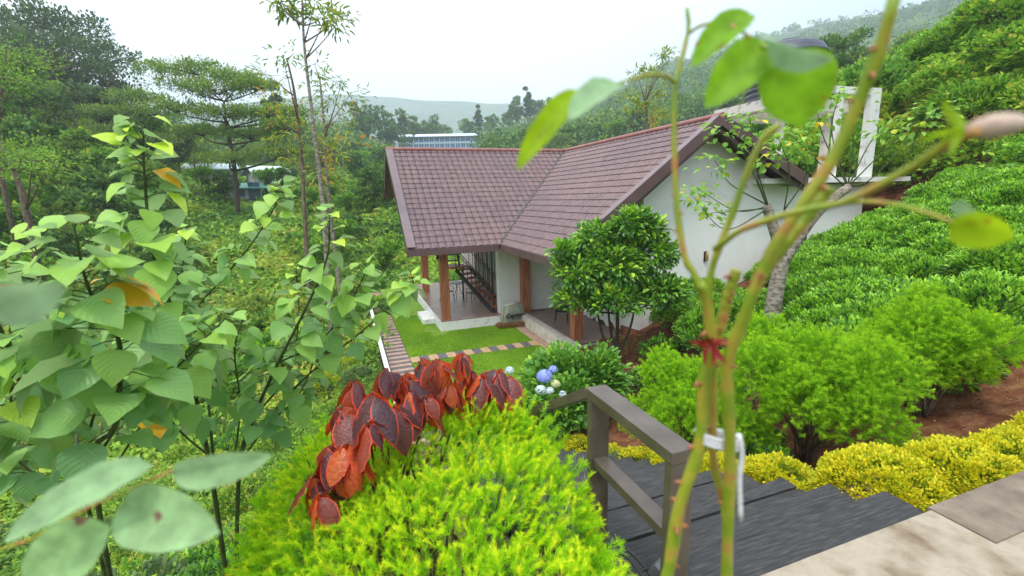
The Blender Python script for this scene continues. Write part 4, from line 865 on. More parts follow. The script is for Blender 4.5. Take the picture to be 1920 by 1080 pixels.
leafy_plant('broadleaf_sapling', 'spreading broad leaved sapling with large leaves at the left edge', fA, [
  ([fA, S(178, 900, 2.0), S(215, 800, 1.8), S(225, 653, 1.7), S(191, 587, 1.65), S(162, 529, 1.6), S(140, 430, 1.55)], 48, .130, .25, .88, .018),
  ([fA, S(150, 900, 2.1), S(60, 780, 1.9), S(20, 660, 1.8), S(-20, 560, 1.7), S(0, 500, 1.7)], 36, .125, .25, .7, .014),
  ([S(170, 880, 2.1), S(100, 830, 2.0), S(30, 780, 1.7), S(20, 700, 1.6)], 26, .12, .25, .8, .010),
  ([S(180, 860, 2.0), S(250, 760, 2.1), S(330, 690, 2.0), S(420, 600, 2.1)], 30, .115, .28, .75, .010),
  ([S(150, 860, 2.2), S(120, 700, 2.6), S(90, 560, 2.6), S(60, 440, 2.6)], 34, .12, .25, .8, .012),
  ([S(200, 900, 2.3), S(250, 820, 2.4), S(300, 740, 2.4), S(310, 690, 2.4)], 22, .11, .2, .6, .009),
  ([S(160, 900, 2.1), S(90, 900, 2.1), S(30, 860, 2.1), S(-10, 800, 2.0)], 24, .115, .2, .6, .009),
  ([S(190, 820, 2.6), S(200, 720, 3.0), S(230, 620, 3.2), S(210, 520, 3.2)], 30, .115, .2, .7, .010),
  ([S(60, 900, 2.4), S(30, 780, 2.9), S(20, 640, 3.0), S(10, 480, 3.0)], 34, .12, .25, .85, .010),
  ([S(170, 800, 1.9), S(180, 740, 1.8), S(120, 670, 1.7), S(60, 640, 1.65)], 20, .12, .3, .8, .008),
], 52)

# ------------------------------------------------------------------ rose canes in front
M['cane'] = None
def cane_mat():
    m, nt, p, o = newmat('rose_cane'); tc = N(nt, 'ShaderNodeTexCoord'); n = N(nt, 'ShaderNodeTexNoise'); n.inputs['Scale'].default_value = 26; n.inputs['Detail'].default_value = 3
    nt.links.new(tc.outputs['Object'], n.inputs['Vector']); r = ramp(nt, [(.38, (.20, .30, .015)), (.54, (.34, .33, .03)), (.66, (.46, .20, .06))]); nt.links.new(n.outputs[0], r.inputs[0]); nt.links.new(r.outputs[0], p.inputs['Base Color'])
    p.inputs['Roughness'].default_value = .45; return m
M['cane'] = cane_mat(); M['thorn'] = mat_noise('rose_thorn', (.24, .075, .03), (.40, .17, .07), 30, .5, 0)
rf = S(1340, 1300, .62); rf[2] = 3.08
rose = thing('rose_bush', 'tall thorny rose canes tied together, out of focus in front of the camera', 'rose bush', rf)
r_ = np.random.default_rng(3)
def cane(pts, d0, d1, w0, w1, nth=6):
    n = len(pts); ds = np.linspace(d0, d1, n); P = smooth_path([S(x, y, d) for (x, y), d in zip(pts, ds)], 26) - rf
    R = np.linspace(w0 * d0 * .82, w1 * d1 * .82, len(P)) / f_px / 2; R = R * (1 + .10 * np.sin(np.arange(len(P)) * 1.7))
    mb = MB(); mb.tube(P, R, 10, lf=None); c = mb.build('cane', M['cane'], rose)
    if nth:
        mt = MB()
        for k in r_.integers(2, len(P) - 2, nth):
            a_ = rdir(1, r_)[0]; T_ = unit(P[k + 1] - P[k]); a_ = unit(a_ - T_ * (a_ @ T_)); q = P[k] + a_ * R[k] * .8; l_ = R[k] * 1.3
            mt.tube([q, q + a_ * l_ * .5, q + a_ * l_ - T_ * l_ * .3], [R[k] * .55, R[k] * .3, R[k] * .05], 6, lf=None)
        mt.build('thorns', M['thorn'], c)
    return P
cane([(1225, 1180), (1255, 1062), (1275, 945), (1311, 840), (1320, 718), (1334, 650), (1325, 566), (1312, 530)], .50, .46, 34, 24, 12)
cane([(1365, 1200), (1363, 1068), (1366, 951), (1369, 852), (1366, 776), (1363, 683), (1386, 619), (1408, 560), (1450, 467), (1500, 390), (1560, 300), (1610, 190), (1650, 90), (1680, -15)], .50, .36, 30, 27, 12)
cane([(1362, 975), (1354, 930), (1337, 858), (1337, 760), (1338, 683), (1336, 640)], .51, .48, 20, 20, 6)
cane([(1315, 545), (1300, 510), (1285, 485), (1270, 400), (1265, 300), (1264, 200), (1268, 150), (1290, 60), (1288, 15)], .46, .48, 17, 8, 7)
cane([(1336, 630), (1328, 566), (1334, 508), (1352, 455), (1375, 395), (1400, 325), (1430, 262), (1462, 235)], .47, .44, 17, 14, 5)
cane([(1348, 640), (1362, 566), (1381, 506)], .48, .47, 22, 26, 4)
cane([(1340, 468), (1375, 440), (1405, 425), (1460, 406), (1520, 392), (1580, 380), (1640, 352), (1720, 307), (1773, 271), (1835, 243)], .45, .27, 14, 20, 5)
cane([(1560, 386), (1618, 378), (1680, 384), (1740, 400), (1800, 420)], .40, .30, 10, 9, 0)
cane([(1440, 500), (1475, 455), (1520, 400), (1556, 350)], .44, .42, 26, 30, 2)
cane([(1265, 155), (1240, 140), (1195, 145), (1140, 165), (1110, 175)], .47, .38, 9, 5, 0)
cane([(1292, 62), (1315, 48), (1355, 42), (1395, 62), (1440, 92), (1490, 98)], .47, .40, 7, 6, 0)
TB_r = tmpl_blade('round', .22, .12, .010)
def rleaf(x0, y0, x1, y1, d0, d1, wpx, t, mat='rose', roll_=0.2, parent=None):
    a = S(x0, y0, d0); b = S(x1, y1, d1); D = b - a; L = np.linalg.norm(D); view = unit(CAM - (a + b) / 2)
    side = unit(np.cross(D, view)); No = unit(view + side * roll_); wd = wpx * (d0 + d1) / 2 / f_px / max(.3, math.cos(roll_))
    org = rf if parent is None else parent[1]; mb = MB(); leaves(mb, TB_r, np.array([a - org]), np.array([D]), np.array([No]), L, wd, t, smooth=True)
    mb.build('leaf', ML[mat], rose if parent is None else parent[0])
rleaf(1405, 25, 1298, 112, .44, .42, 52, .5, roll_=.5); rleaf(1438, 82, 1328, 190, .42, .40, 78, .55); rleaf(1492, 92, 1498, 238, .40, .40, 118, .45, roll_=.1)
rleaf(1440, 66, 1532, 128, .41, .33, 34, .0, 'roseb', roll_=1.0); rleaf(1085, 172, 965, 310, .38, .36, 44, .9, roll_=.4); rleaf(1160, 160, 1068, 205, .38, .33, 46, .1, 'roseb', .7)  # first leaf: its grey glare is painted in as a pale leaf colour
rleaf(1785, 415, 1900, 452, .30, .28, 66, .9, roll_=.5); rleaf(1800, 375, 1822, 418, .30, .30, 24, .0, 'roseb', .9)
mb = MB(); c = S(1868, 236, .27) - rf; ax = unit(S(1910, 232, .26) - S(1830, 244, .27)); L = .026
P = [c + ax * L * q for q in (-.5, -.35, -.1, .15, .35, .5)]; mb.tube(P, np.array([.0025, .005, .0068, .0064, .0045, .0015]), 12, lf=None)
mb.build('bud', mat_noise('faded_petal', (.38, .24, .17), (.58, .47, .38), 40, .6, .1), rose)
mb = MB()
for q in range(4):
    leaves(mb, TB_e, np.array([c - ax * .012]), np.array([-ax * .6 + rdir(1, r_)[0] * .6 + ax * .3]), rdir(1, r_), .022, .006, .8)
mb.build('sepals', ML['rose'], rose)
mb = MB(); c = S(1335, 645, .455) - rf
P0 = np.repeat(c[None], 8, 0) + rdir(8, r_) * .004; leaves(mb, TB_e, P0, rdir(8, r_) * [1, .5, .8] + [-.3, -.2, 0], rdir(8, r_), .024, .008, 1.0, smooth=True)
mb.build('new_shoot', mat_noise('red_shoot', (.20, .012, .015), (.34, .03, .02), 30, .5, 0), rose)
# white string tie
mw = mat_noise('white_string', (.62, .62, .62), (.80, .80, .80), 60, .9, .3, 3)
t = thing('string_tie', 'white string tied round the rose canes with a hanging end', 'string', S(1345, 822, .48))
o5 = S(1345, 822, .48); mb = MB()
for k in range(3):
    an = np.linspace(0, 2 * math.pi, 22); cx = S(1346, 816 + k * 7, .485); mb.tube(cx + np.stack([np.cos(an) * .0245, np.sin(an) * .013, -.006 * np.cos(an)], 1) - o5, .0022, 6, lf=None)
mb.build('loop', mw, t)
mb = MB(); mb.tube(smooth_path([S(1385, 815, .475), S(1391, 850, .475), S(1386, 900, .475), S(1389, 975, .475)], 14) - o5, [.0030] * 13 + [.0045] * (len(smooth_path([S(1385, 815, .475), S(1391, 850, .475), S(1386, 900, .475), S(1389, 975, .475)], 14)) - 13), 6, lf=None)
mb.build('loose_end', mw, t)
# second rose branch, bottom left
bf = S(-60, 1180, .55)
rb2 = thing('rose_branch', 'blurred rose branch with pale leaves at the bottom left corner', 'rose branch', bf)
def cane2(pts, d, w0, w1):
    P = smooth_path([S(x, y, d_) for (x, y), d_ in zip(pts, d)], 14) - bf; mb = MB(); mb.tube(P, np.linspace(w0, w1, len(P)), 8, lf=None); mb.build('stem', M['cane'], rb2)
cane2([(-60, 1180), (-40, 1060), (60, 1010), (180, 945), (330, 880)], (.55, .42, .40, .38, .38), .0018, .0009)
cane2([(-80, 1100), (-70, 800), (-40, 620), (0, 570)], (.5, .4, .32, .27), .002, .001)
for q in ((325, 888, 502, 862, .38, .38, 66, .3, .35), (285, 872, -20, 1010, .38, .33, 70, .2, .6), (225, 950, 398, 1000, .38, .36, 120, .4, .15), (205, 985, 20, 1110, .38, .36, 125, .6, .15), (-30, 580, 112, 548, .27, .27, 88, .1, .3)):
    rleaf(q[0], q[1], q[2], q[3], q[4], q[5], q[6], q[7], 'roseb', q[8], parent=(rb2, bf))

# ------------------------------------------------------------------ small garden tree in front of the porch
def tree(name, label, foot, trunk_pts, r0, blobs, mat, L, Wd, n_cl, n_lf, cr, tm=.5, ts=.15, seed=1, bark='bark', group=None, T=TD, upb=.2, droop=0., young=.15, cat='tree', limbs=16, shell=.45, flat=False, ratio=.25, up=-.5):
    """trunk with limbs that reach into each crown blob, then leaf clumps through the blobs"""
    r_ = np.random.default_rng(seed); foot = np.array(foot, float); t = thing(name, label, cat, foot, 0, group)
    ms = MB(); P = smooth_path([np.array(p) - foot for p in trunk_pts], 16); ms.tube(P, np.linspace(r0, r0 * .35, len(P)), 9)
    mb = MB(); vol = np.array([b[3] * b[4] for b in blobs]) ** 1.0; vol = vol / vol.sum()
    for (x, y, z, rx, rz), v_ in zip(blobs, vol):
        c = np.array([x, y, z]) - foot; k = max(6, int(n_cl * v_)); C, D = blob_pts(k, c, (rx, rx, rz), shell, r_, up=up if not flat else -.2)
        # limb to the blob
        j = int(np.clip(np.argmin(np.linalg.norm(P - c, axis=1) + np.abs(P[:, 2] - (c[2] - rz - rx * .3)) * .8), 2, len(P) - 1)); rr_ = r0 * (1 - .6 * j / len(P)) * .6
        hub = c - [0, 0, rz * .6]; ms.tube(bez(P[j], hub, .0, 7, side=(r_.normal(0, rx * .06), r_.normal(0, rx * .06), -rx * .05)), np.linspace(rr_, rr_ * .45, 7), 6)
        for q in C[r_.integers(0, k, max(2, int(limbs * v_)))]: ms.tube(bez(hub, q, 0, 5, side=(0, 0, rx * .05)), np.linspace(rr_ * .42, rr_ * .08, 5), 4)
        clump_leaves(mb, C, D * ([.6, .6, 1] if flat else 1), n_lf, cr, L, Wd, tm, ts, T=T, upb=upb, droop=droop, r_=r_, young=young)
    ms.build('trunk', M[bark], t); mb.build('crown', mat, t); return t
ft = G(6.75, 10.7); ft = S(1155, 650, 11.7); ft[2] = ground(ft[0], ft[1])[0]
tz = ft[2]
cx = S(1160, 520, 11.7)
bl = []
for (px, py, r, rz, dd) in ((1150, 500, .85, .62, 0), (1085, 515, .62, .42, -.2), (1215, 480, .68, .55, .1), (1235, 545, .58, .42, -.2), (1120, 450, .55, .42, .2), (1185, 425, .48, .38, 0), (1080, 565, .50, .33, -.3), (1150, 565, .7, .38, -.5), (1255, 555, .42, .30, 0), (1215, 430, .35, .3, 0), (1060, 480, .35, .3, 0)):
    q = S(px, py, 11.7 + dd); bl.append((q[0], q[1], q[2], r, rz))
tree('garden_tree', 'round glossy leaved small tree in front of the porch pillar', ft, [ft - [0, 0, .1], ft + [.03, 0, .35], S(1158, 570, 11.7), S(1160, 500, 11.7)], .075, bl, ML['bushy'], .17, .085, 700, 15, .20, .55, .17, 61, 'darkbark', T=TS, upb=.15, droop=.15, young=.22, limbs=50)

_gt = [o_ for o_ in COL.objects if o_.name == 'garden_tree'][0]
for k_, (x_, y_) in enumerate(((1120, 575), (1190, 570), (1140, 560))):
    ms = MB(); q = S(x_, y_, 11.7) - ft; ms.tube(bez((0, 0, .12 + .1 * k_), q, -.02, 7, side=(q[0] * .2, 0, -.06)), np.linspace(.05, .02, 7), 7); ms.build('limb', M['darkbark'], _gt)
# ------------------------------------------------------------------ pruned tree with long whips
fp = S(1443, 622, 9.4); fp[2] = ground(fp[0], fp[1])[0] - .05; d9 = 9.4
pt = thing('pollarded_tree', 'pale barked pollarded tree with thin new shoots before the gable wall', 'tree', fp)
ms = MB(); ms.tube(smooth_path([fp, S(1452, 560, d9), S(1462, 510, d9), S(1468, 480, d9)], 14) - fp, np.linspace(.17, .13, 13), 12, lf=None)
o = ms.build('trunk', M['palebark'], pt)
for pts, r0, r1 in ((((1468, 485), (1455, 440), (1442, 400), (1437, 385)), .12, .085), (((1466, 492), (1500, 440), (1540, 390), (1592, 350)), .13, .085), (((1500, 445), (1480, 420), (1470, 395)), .06, .05)):
    P = smooth_path([S(x, y, d9 + .0) for x, y in pts], 12) - fp; ms = MB(); ms.tube(P, np.linspace(r0, r1, len(P)), 11, lf=None); ms.build('limb', M['palebark'], pt)
r_ = np.random.default_rng(77)
whips = [((1440, 388), (1380, 395), (1310, 355)), ((1440, 385), (1370, 345), (1340, 300)), ((1438, 385), (1400, 300), (1355, 245)), ((1440, 385), (1415, 300), (1405, 215)), ((1442, 390), (1390, 395), (1325, 400)), ((1440, 392), (1360, 430), (1300, 368)),
         ((1470, 396), (1480, 320), (1460, 260)), ((1470, 395), (1510, 330), (1500, 265)), ((1590, 350), (1560, 250), (1575, 170)), ((1590, 350), (1600, 260), (1590, 180)), ((1590, 350), (1640, 330), (1760, 200)), ((1590, 350), (1650, 290), (1720, 225)), ((1592, 352), (1680, 325), (1735, 220)), ((1585, 350), (1520, 290), (1480, 250)), ((1590, 350), (1545, 260), (1530, 200)), ((1590, 352), (1630, 270), (1660, 240)), ((1440, 388), (1420, 330), (1440, 290))]
for k, pts in enumerate(whips):
    dv = r_.normal(0, .25); P = smooth_path([S(x, y, d9 + dv * i / 2) for i, (x, y) in enumerate(pts)], 12) - fp; ms = MB(); ms.tube(P, np.linspace(.016, .005, len(P)), 5, lf=None); wv = ms.build('shoot', M['stemg'], pt)
    mb = MB(); e = P[-1]; n = r_.integers(16, 34); C = e + r_.normal(0, 1, (n, 3)) * [.17, .17, .11] + [0, 0, -.03]
    if k < 9 or k > 12: C = np.vstack([C, P[-4] + r_.normal(0, 1, (8, 3)) * .1])
    n = len(C); dd_ = unit((C - e) * [1, 1, .3] + rdir(n, r_) * .1 + [0, 0, -.06]); leaves(mb, TS, C, dd_, unit(rdir(n, r_) * .4 + SPR), r_.uniform(.11, .17, n), r_.uniform(.09, .13, n), np.clip(r_.normal(.62, .16, n) + (r_.random(n) < .05) * .5, 0, 1))
    mb.build('leaf_spray', ML['lightg'], wv)

# ------------------------------------------------------------------ tea bushes on the right slope
def mound_mesh(seed, r, h, mat, L, Wd, n_cl, n_lf, tm, ts, T=TS, young=.25, bark='darkbark'):
    r_ = np.random.default_rng(seed); mb = MB(); d = rdir(n_cl * 3, r_); d = d[d[:, 2] > -.1][:n_cl]
    prof = 1 + .22 * (vnoise(d[:, 0] * 2 + seed, d[:, 1] * 2, .6, seed) - .5) * 2
    C = d * np.array([r, r, h * .62]) * prof[:, None] + [0, 0, h * .36]; C[:, 2] = np.maximum(C[:, 2], .06)
    clump_leaves(mb, C, unit(d * [1, 1, 1.4]), n_lf, r * .16, L, Wd, tm, ts, T=T, upb=.55, r_=r_, young=young)
    ms = MB()
    for q in C[r_.integers(0, len(C), 14)]: ms.tube(bez((r_.normal(0, .08), r_.normal(0, .08), -.1), q * .9, 0, 5, side=(0, 0, .05)), np.linspace(.02, .006, 5), 5)
    return mb.mesh('foliage', mat), ms.mesh('stem', M[bark])
tea_m = [mound_mesh(100 + k, .72, .85, ML['tea'], .085, .038, 400, 13, .66, .24) for k in range(4)]
scr_m = [mound_mesh(120 + k, 1.0, 1.25, ML[m_], l_, w_, 330, 12, t_, .18, young=y_) for k, (m_, l_, w_, t_, y_) in enumerate([('wild', .13, .075, .55, .2), ('tea', .12, .05, .70, .2), ('wild', .20, .05, .45, .2), ('lightg', .15, .10, .35, .2), ('wild', .10, .06, .72, .15), ('dark', .13, .06, .75, .3)])]
def put(name, label, cat, group, meshes, loc, rz, s, sz=None):
    t = thing(name, label, cat, loc, rz, group); t.scale = (s, s, sz or s)
    for nm, me in zip(('foliage', 'stem'), meshes): o = bpy.data.objects.new(nm, me); COL.objects.link(o); o.parent = t
    return t
r_ = np.random.default_rng(9); seen = []
def in_view(P, pad=60, far=400):
    v_ = P - CAM; z = v_ @ Fw
    if z < .5 or z > far: return False
    x = 960 + f_px * (v_ @ Rt) / z; y = 540 - f_px * (v_ @ Up) / z; p_ = pad + 1.2 * f_px / z
    return -p_ < x < 1920 + p_ and -p_ < y < 1080 + p_
nt_ = 0
def spot(p, marks, dflt):
    v_ = p - CAM; z = v_ @ Fw; x = 960 + f_px * (v_ @ Rt) / z; y = 540 - f_px * (v_ @ Up) / z
    for x0, x1, y0, y1, words in marks:
        if x0 <= x < x1 and y0 <= y < y1: return words
    return dflt
tea_marks = [(1300, 1440, 0, 1080, 'left of the pale pollarded trunk'), (1440, 1530, 0, 1080, 'just right of the pale pollarded trunk'), (1530, 1640, 0, 500, 'against the foot of the white gable wall'), (1640, 1760, 0, 430, 'beside the dark red soil bank'), (1640, 1760, 430, 520, 'right of the end of the white wall'), (1530, 1640, 500, 1080, 'behind the broad feathery bush'), (1640, 1760, 520, 1080, 'above the patch of bare soil'), (1760, 1860, 0, 420, 'high on the slope under the wild shrubs'), (1760, 1860, 420, 520, 'below the yellow green rose leaf'), (1760, 1860, 520, 1080, 'behind the farthest right feathery bush'), (1860, 5000, 0, 430, 'at the right edge, high on the slope'), (1860, 5000, 430, 560, 'at the right edge, middle of the slope'), (1860, 5000, 560, 1080, 'at the right edge near the bare soil')]
hill_marks = [(0, 1560, 0, 1080, 'behind the pollarded tree and the water tank'), (1560, 1680, 0, 150, 'on the crest beside the thick rose cane'), (1560, 1680, 150, 1080, 'between and behind the white posts'), (1680, 1760, 0, 200, 'near the crest right of the white post'), (1680, 1760, 200, 290, 'just right of the white post'), (1680, 1760, 290, 1080, 'above the dark red soil bank'), (1760, 1850, 0, 120, 'under the skyline near the top right'), (1760, 1850, 120, 210, 'above the faded rosebud'), (1760, 1850, 210, 1080, 'below the faded rosebud'), (1850, 5000, 0, 100, 'in the top right corner'), (1850, 5000, 100, 220, 'at the right edge level with the rosebud'), (1850, 5000, 220, 1080, 'at the right edge just above the tea')]
val_marks = [(-900, 130, 0, 400, 'beside the leaning reddish trunk'), (-900, 130, 400, 1080, 'at the left edge behind the saplings'), (130, 260, 0, 400, 'left of the tall sapling tip'), (130, 260, 400, 1080, 'low behind the left saplings'), (260, 420, 0, 400, 'behind the tall sapling tip'), (260, 420, 400, 1080, 'between the two tallest sapling stems'), (420, 560, 0, 420, 'under the wide umbrella tree'), (420, 560, 420, 1080, 'in the hollow below the valley road'), (560, 640, 0, 420, 'around the feet of the slender trees'), (560, 640, 420, 1080, 'in front of the slender trees'), (640, 720, 0, 400, 'close to the left end of the roof'), (640, 720, 400, 1080, 'left of the garden path')]
for row in np.arange(0, 15, 1.22):
    for col in np.arange(0, 17, 1.12):
        a = 6.9 + col + r_.normal(0, .14) + .5 * (row % 2); b = 3.9 + row * .70 + col * .12 + r_.normal(0, .12)
        # the plot is bounded by the garden bed, the gable wall and the scrub slope
        if b > 11.3 or (a < 8.6 and b > 8.6) or a < 7.2 + max(0, (b - 5.5)) * .25 or a > 20 or (a > 17.2 and b > 9.8): continue
        if np.hypot(*(W(a, b, 0)[:2] - fp[:2])) < .7: continue
        if r_.random() < .05 or abs((col / 1.12) % 6 - 3) < .3: continue   # picking paths and gaps
        p = G(a, b) - [0, 0, .08]
        if not in_view(p): continue
        nt_ += 1; put('tea_bush', 'bushy green tea plant ' + spot(p + [0, 0, .7], tea_marks, 'in the tea plot right of the house'), 'tea bush', 'tea bushes on the slope right of the house', tea_m[r_.integers(4)], p, r_.random() * 6, r_.uniform(.85, 1.15), r_.uniform(.8, 1.1))
for a, b in [(9.5 + 1.15 * i + .4 * (j % 2), -.5 + 1.15 * j) for i in range(9) for j in range(4)]:
    p = G(a, b) - [0, 0, .08]
    if in_view(p) and a > 8.2 + .3 * b: put('tea_bush', 'bushy green tea plant ' + spot(p + [0, 0, .7], tea_marks, 'in the upper tea rows'), 'tea bush', 'tea bushes on the slope right of the house', tea_m[r_.integers(4)], p, r_.random() * 6, r_.uniform(.8, 1.1)); nt_ += 1
# shrubs of the steep scrub slope behind the tea
ns = 0; kinds = ['broad leaved wild shrub', 'fresh green leafy shrub', 'narrow leaved tangled shrub', 'pale soft leaved shrub', 'yellow green small leaved shrub', 'dark green shrub']
cand = []
for _ in range(1500):
    a = r_.uniform(17, 52); b = r_.uniform(2, 36)
    if a < 20 and b > 8.5 and b < 18: continue
    if a < 19 and b > 12: continue
    if a < 20.5 and b < 9: continue
    if all((a - x) ** 2 + (b - y) ** 2 > (1.25 + .022 * a) ** 2 for x, y in cand): cand.append((a, b))
for a, b in cand:
    p = G(a, b) - [0, 0, .1]
    if not in_view(p): continue
    k = r_.choice(6, p=[.24, .22, .16, .10, .2, .08]); s_ = r_.uniform(.85, 1.55) * (1 + .012 * a); ns += 1
    put('wild_shrub', kinds[k] + ' ' + spot(p + [0, 0, 1], hill_marks, 'on the steep slope above the tea'), 'shrub', 'wild shrubs covering the steep slope on the right', scr_m[k], p, r_.random() * 6, s_, s_ * r_.uniform(.7, 1.1))
# low plants of the garden bed
bed_m = [mound_mesh(150 + k, .36, .42, ML[m_], l_, w_, 90, 9, .5, .18, young=.2) for k, (m_, l_, w_) in enumerate([('tea', .075, .03), ('hydr', .08, .045), ('dark', .09, .04)])]
for (px, py, d, s, lab, k) in ((1225, 640, 9.5, 1.1, 'low dark plant right of the small garden tree', 1), (1240, 590, 11.2, 1.3, 'low leafy plant below the agave against the gable wall', 0), (1195, 660, 9.8, .9, 'small green plant on the bare soil right of the tree foot', 2), (1420, 740, 5.6, 1.0, 'green seedling behind the rose canes', 0), (1400, 800, 5.0, .9, 'dark small plant between the feathery bushes', 2), (1180, 830, 5.6, .8, 'dark leafy plant seen through the handrail frame', 2), (1450, 800, 4.8, .8, 'small plant at the foot of the broad feathery bush', 0), (1380, 620, 9.0, 1.5, 'leafy plant left of the pollarded trunk', 0), (1330, 590, 10.2, 1.5, 'round green bush against the gable wall under the lamp', 0), (1500, 590, 9.0, 1.2, 'young tea plant right of the pollarded trunk', 1), (1350, 650, 7.8, 1.0, 'green plant before the pollarded trunk', 1), (1410, 690, 6.8, 1.3, 'leafy plant rising behind the rose canes', 0), (1880, 600, 6.2, 1.2, 'young tea plant at the right edge above the bare soil', 1), (1120, 700, 9.6, .6, 'small plant beside the hydrangea bush', 1)):
    p = S(px, py, d); p[2] = ground(p[0], p[1])[0] - .03; put('bed_plant', lab, 'plant', 'small plants in the garden bed', bed_m[k], p, r_.random() * 6, s)
# weeds and low shrubs of the near slope on the left
r_ = np.random.default_rng(66); cnt_ = 0
wd_m = [mound_mesh(160 + k, .45, .5, ML[m_], l_, w_, 130, 10, t_, .2, young=.2) for k, (m_, l_, w_, t_) in enumerate([('wild2', .07, .045, .6), ('tea', .07, .03, .45), ('dark', .06, .04, .8), ('wild', .05, .03, .55), ('gold', .035, .02, .3)])]
wl = ['broad leaved weed', 'dark glossy weed', 'dull green weed', 'bright green weed', 'yellow green small leaved plant']
for _ in range(400):
    az = math.radians(r_.uniform(-52, -13)); r = r_.uniform(3.6, 17); a, b = ab(r * math.sin(az), r * math.cos(az))
    if a > .3 or (a > -1.1 and b < 4.2) or np.hypot(*(np.array([r * math.sin(az), r * math.cos(az)]) - fB[:2])) < .5: continue
    if cnt_ > 75: break
    p = gz([r * math.sin(az), r * math.cos(az), 0], -.05)
    if not in_view(p): continue
    k = r_.choice(5, p=[.3, .2, .2, .22, .08]); cnt_ += 1; put('weed_plant', wl[k] + (' close below the saplings' if r < 6 else ' in the hollow left of the path' if az > -.5 else ' on the slope behind the left saplings') + (', lower one' if r < 10 else ', farther one'), 'plant', 'weeds of the near valley slope', wd_m[k], p, r_.random() * 6, r_.uniform(.6, 1.3))
for (x, y, d) in ((612, 720, 4.6), (640, 690, 5.2)):
    p = on_ground(x, y + 30, 2.5); put('golden_shrub', 'yellow green small leaved shrub left of the copperleaf plant' + (', lower one' if d < 5 else ', upper one'), 'shrub', None, wd_m[4], p, x, 1.2, 1.7)
# agave by the wall
p = S(1268, 590, 11.3); p[2] = ground(p[0], p[1])[0]; t = thing('agave', 'spiky agave with pale edged leaves against the gable wall', 'plant', p)
mb = MB(); n = 16; a_ = np.arange(n) * 2.4; el = np.radians(r_.uniform(25, 75, n)); D = np.stack([np.cos(a_) * np.cos(el), np.sin(a_) * np.cos(el), np.sin(el)], 1); leaves(mb, TB_e, D * .03, D, np.array([0, 0, 1.0]) - D * .3 + [.01, 0, 0], r_.uniform(.4, .7, n), .09, .4, smooth=True); mb.build('rosette', ML['hydr'], t)
# border plants round the stone
mb = MB(); c0 = W(5.9, 16.3, 0); n = 700; A = r_.uniform(5.25, 6.35, n); B = 16.52 + r_.normal(0, .10, n) - .12 * (A - 5.8)
P = A[:, None] * np.append(uA, 0) + B[:, None] * np.append(vA, 0); P[:, 2] = r_.uniform(.02, .16, n)
clump_leaves(mb, P - c0, np.tile(SPR, (n, 1)), 5, .04, .05, .03, .55, .3, T=TD, r_=r_)
tag(mb.build('border_plants', mat_leaf('bronze_leaf', [(0, (.10, .05, .02)), (.5, (.30, .12, .05)), (1, (.42, .30, .14))], .2, .6), loc=c0), 'low bronze and pink bedding plants round the name stone', 'flower bed')

# ------------------------------------------------------------------ undergrowth and grass (nobody could count it)
def scatter_polar(n, az0, az1, r0, r1, r_):
    az = np.radians(r_.uniform(az0, az1, n)); r = r0 * (r1 / r0) ** r_.random(n); return r * np.sin(az), r * np.cos(az), r
r_ = np.random.default_rng(21)
def cover(name, n, az0, az1, r0, r1, mat, mask, Lk, asp, hk, tm, ts, per=7, T=TD, seed=1, crk=None):
    r_ = np.random.default_rng(seed); x, y, r = scatter_polar(n, az0, az1, r0, r1, r_); a, b = ab(x, y); k = mask(a, b, x, y, r, r_); x, y, r = x[k], y[k], r[k]
    z = ground(x, y); pn = vnoise(x, y, 2.2, 7) * .6 + vnoise(x, y, .7, 8) * .4; h = hk * np.minimum(r, 30) ** .55 * (.15 + pn ** 1.5) * np.clip(1.4 - r / 60, .5, 1)
    i = np.repeat(np.arange(len(x)), per); q = r_.random(len(i)); cr = (crk or .035) * r[i] ** .75
    P = np.stack([x[i] + r_.normal(0, 1, len(i)) * cr, y[i] + r_.normal(0, 1, len(i)) * cr, z[i] + h[i] * (.25 + .75 * q)], 1)
    D = unit(rdir(len(i), r_) * [1, 1, .5] + [0, 0, .45]); L = Lk * r[i] ** .72 * r_.uniform(.6, 1.3, len(i))
    t = np.clip(tm + (vnoise(x, y, 3.5, 9)[i] - .5) * .7 + (q - .5) * .35 + r_.normal(0, ts, len(i)), 0, 1)
    mb = MB(); leaves(mb, T, P, D, unit(rdir(len(i), r_) * .6 + SPR), L, L * asp, t); return tag(mb.build(name, mat), kind='stuff')
def clear(a, b):   # places with nothing growing on them
    return ~(((a > .9) & (a < 5.7) & (b > 7.8) & (b < 27)) | ((a > .9) & (a < 8.7) & (b > 12.4) & (b < 27)) | ((a > 1.1) & (a < 3.25) & (b > 1.2) & (b < 8)) | ((a > .9) & (b < 1.55)) | ((a > 8.4) & (a < 18.2) & (b > 11.9) & (b < 26)))
cover('undergrowth', 26000, -58, -8, 2.6, 60, ML['wild2'], lambda a, b, x, y, r, q: clear(a, b) & (a < 1.0) & ((q.random(len(a)) < .15) | (vnoise(x, y, .6, 31) > .42) | (r > 9)), .017, .5, .085, .58, .16, per=9, T=TS, seed=22)
cover('undergrowth', 26000, -50, 10, 16, 120, ML['wild2'], lambda a, b, x, y, r, q: clear(a, b) & ((a < 1) | (b > 27)), .030, .6, .14, .58, .12, per=7, seed=23)
cover('undergrowth', 30000, 14, 60, 9, 70, ML['wild'], lambda a, b, x, y, r, q: clear(a, b) & (a > 15) & ~((a > 17) & (a < 20.5) & (b > 9) & (b < 16)), .028, .6, .14, .62, .12, per=8, seed=24)
cover('grass', 42000, -58, -6, 2.4, 40, ML['grass'], lambda a, b, x, y, r, q: clear(a, b) & (a < 1.0) & (vnoise(x, y, .9, 33) > .4), .040, .06, .06, .5, .2, per=6, T=TT, seed=25)
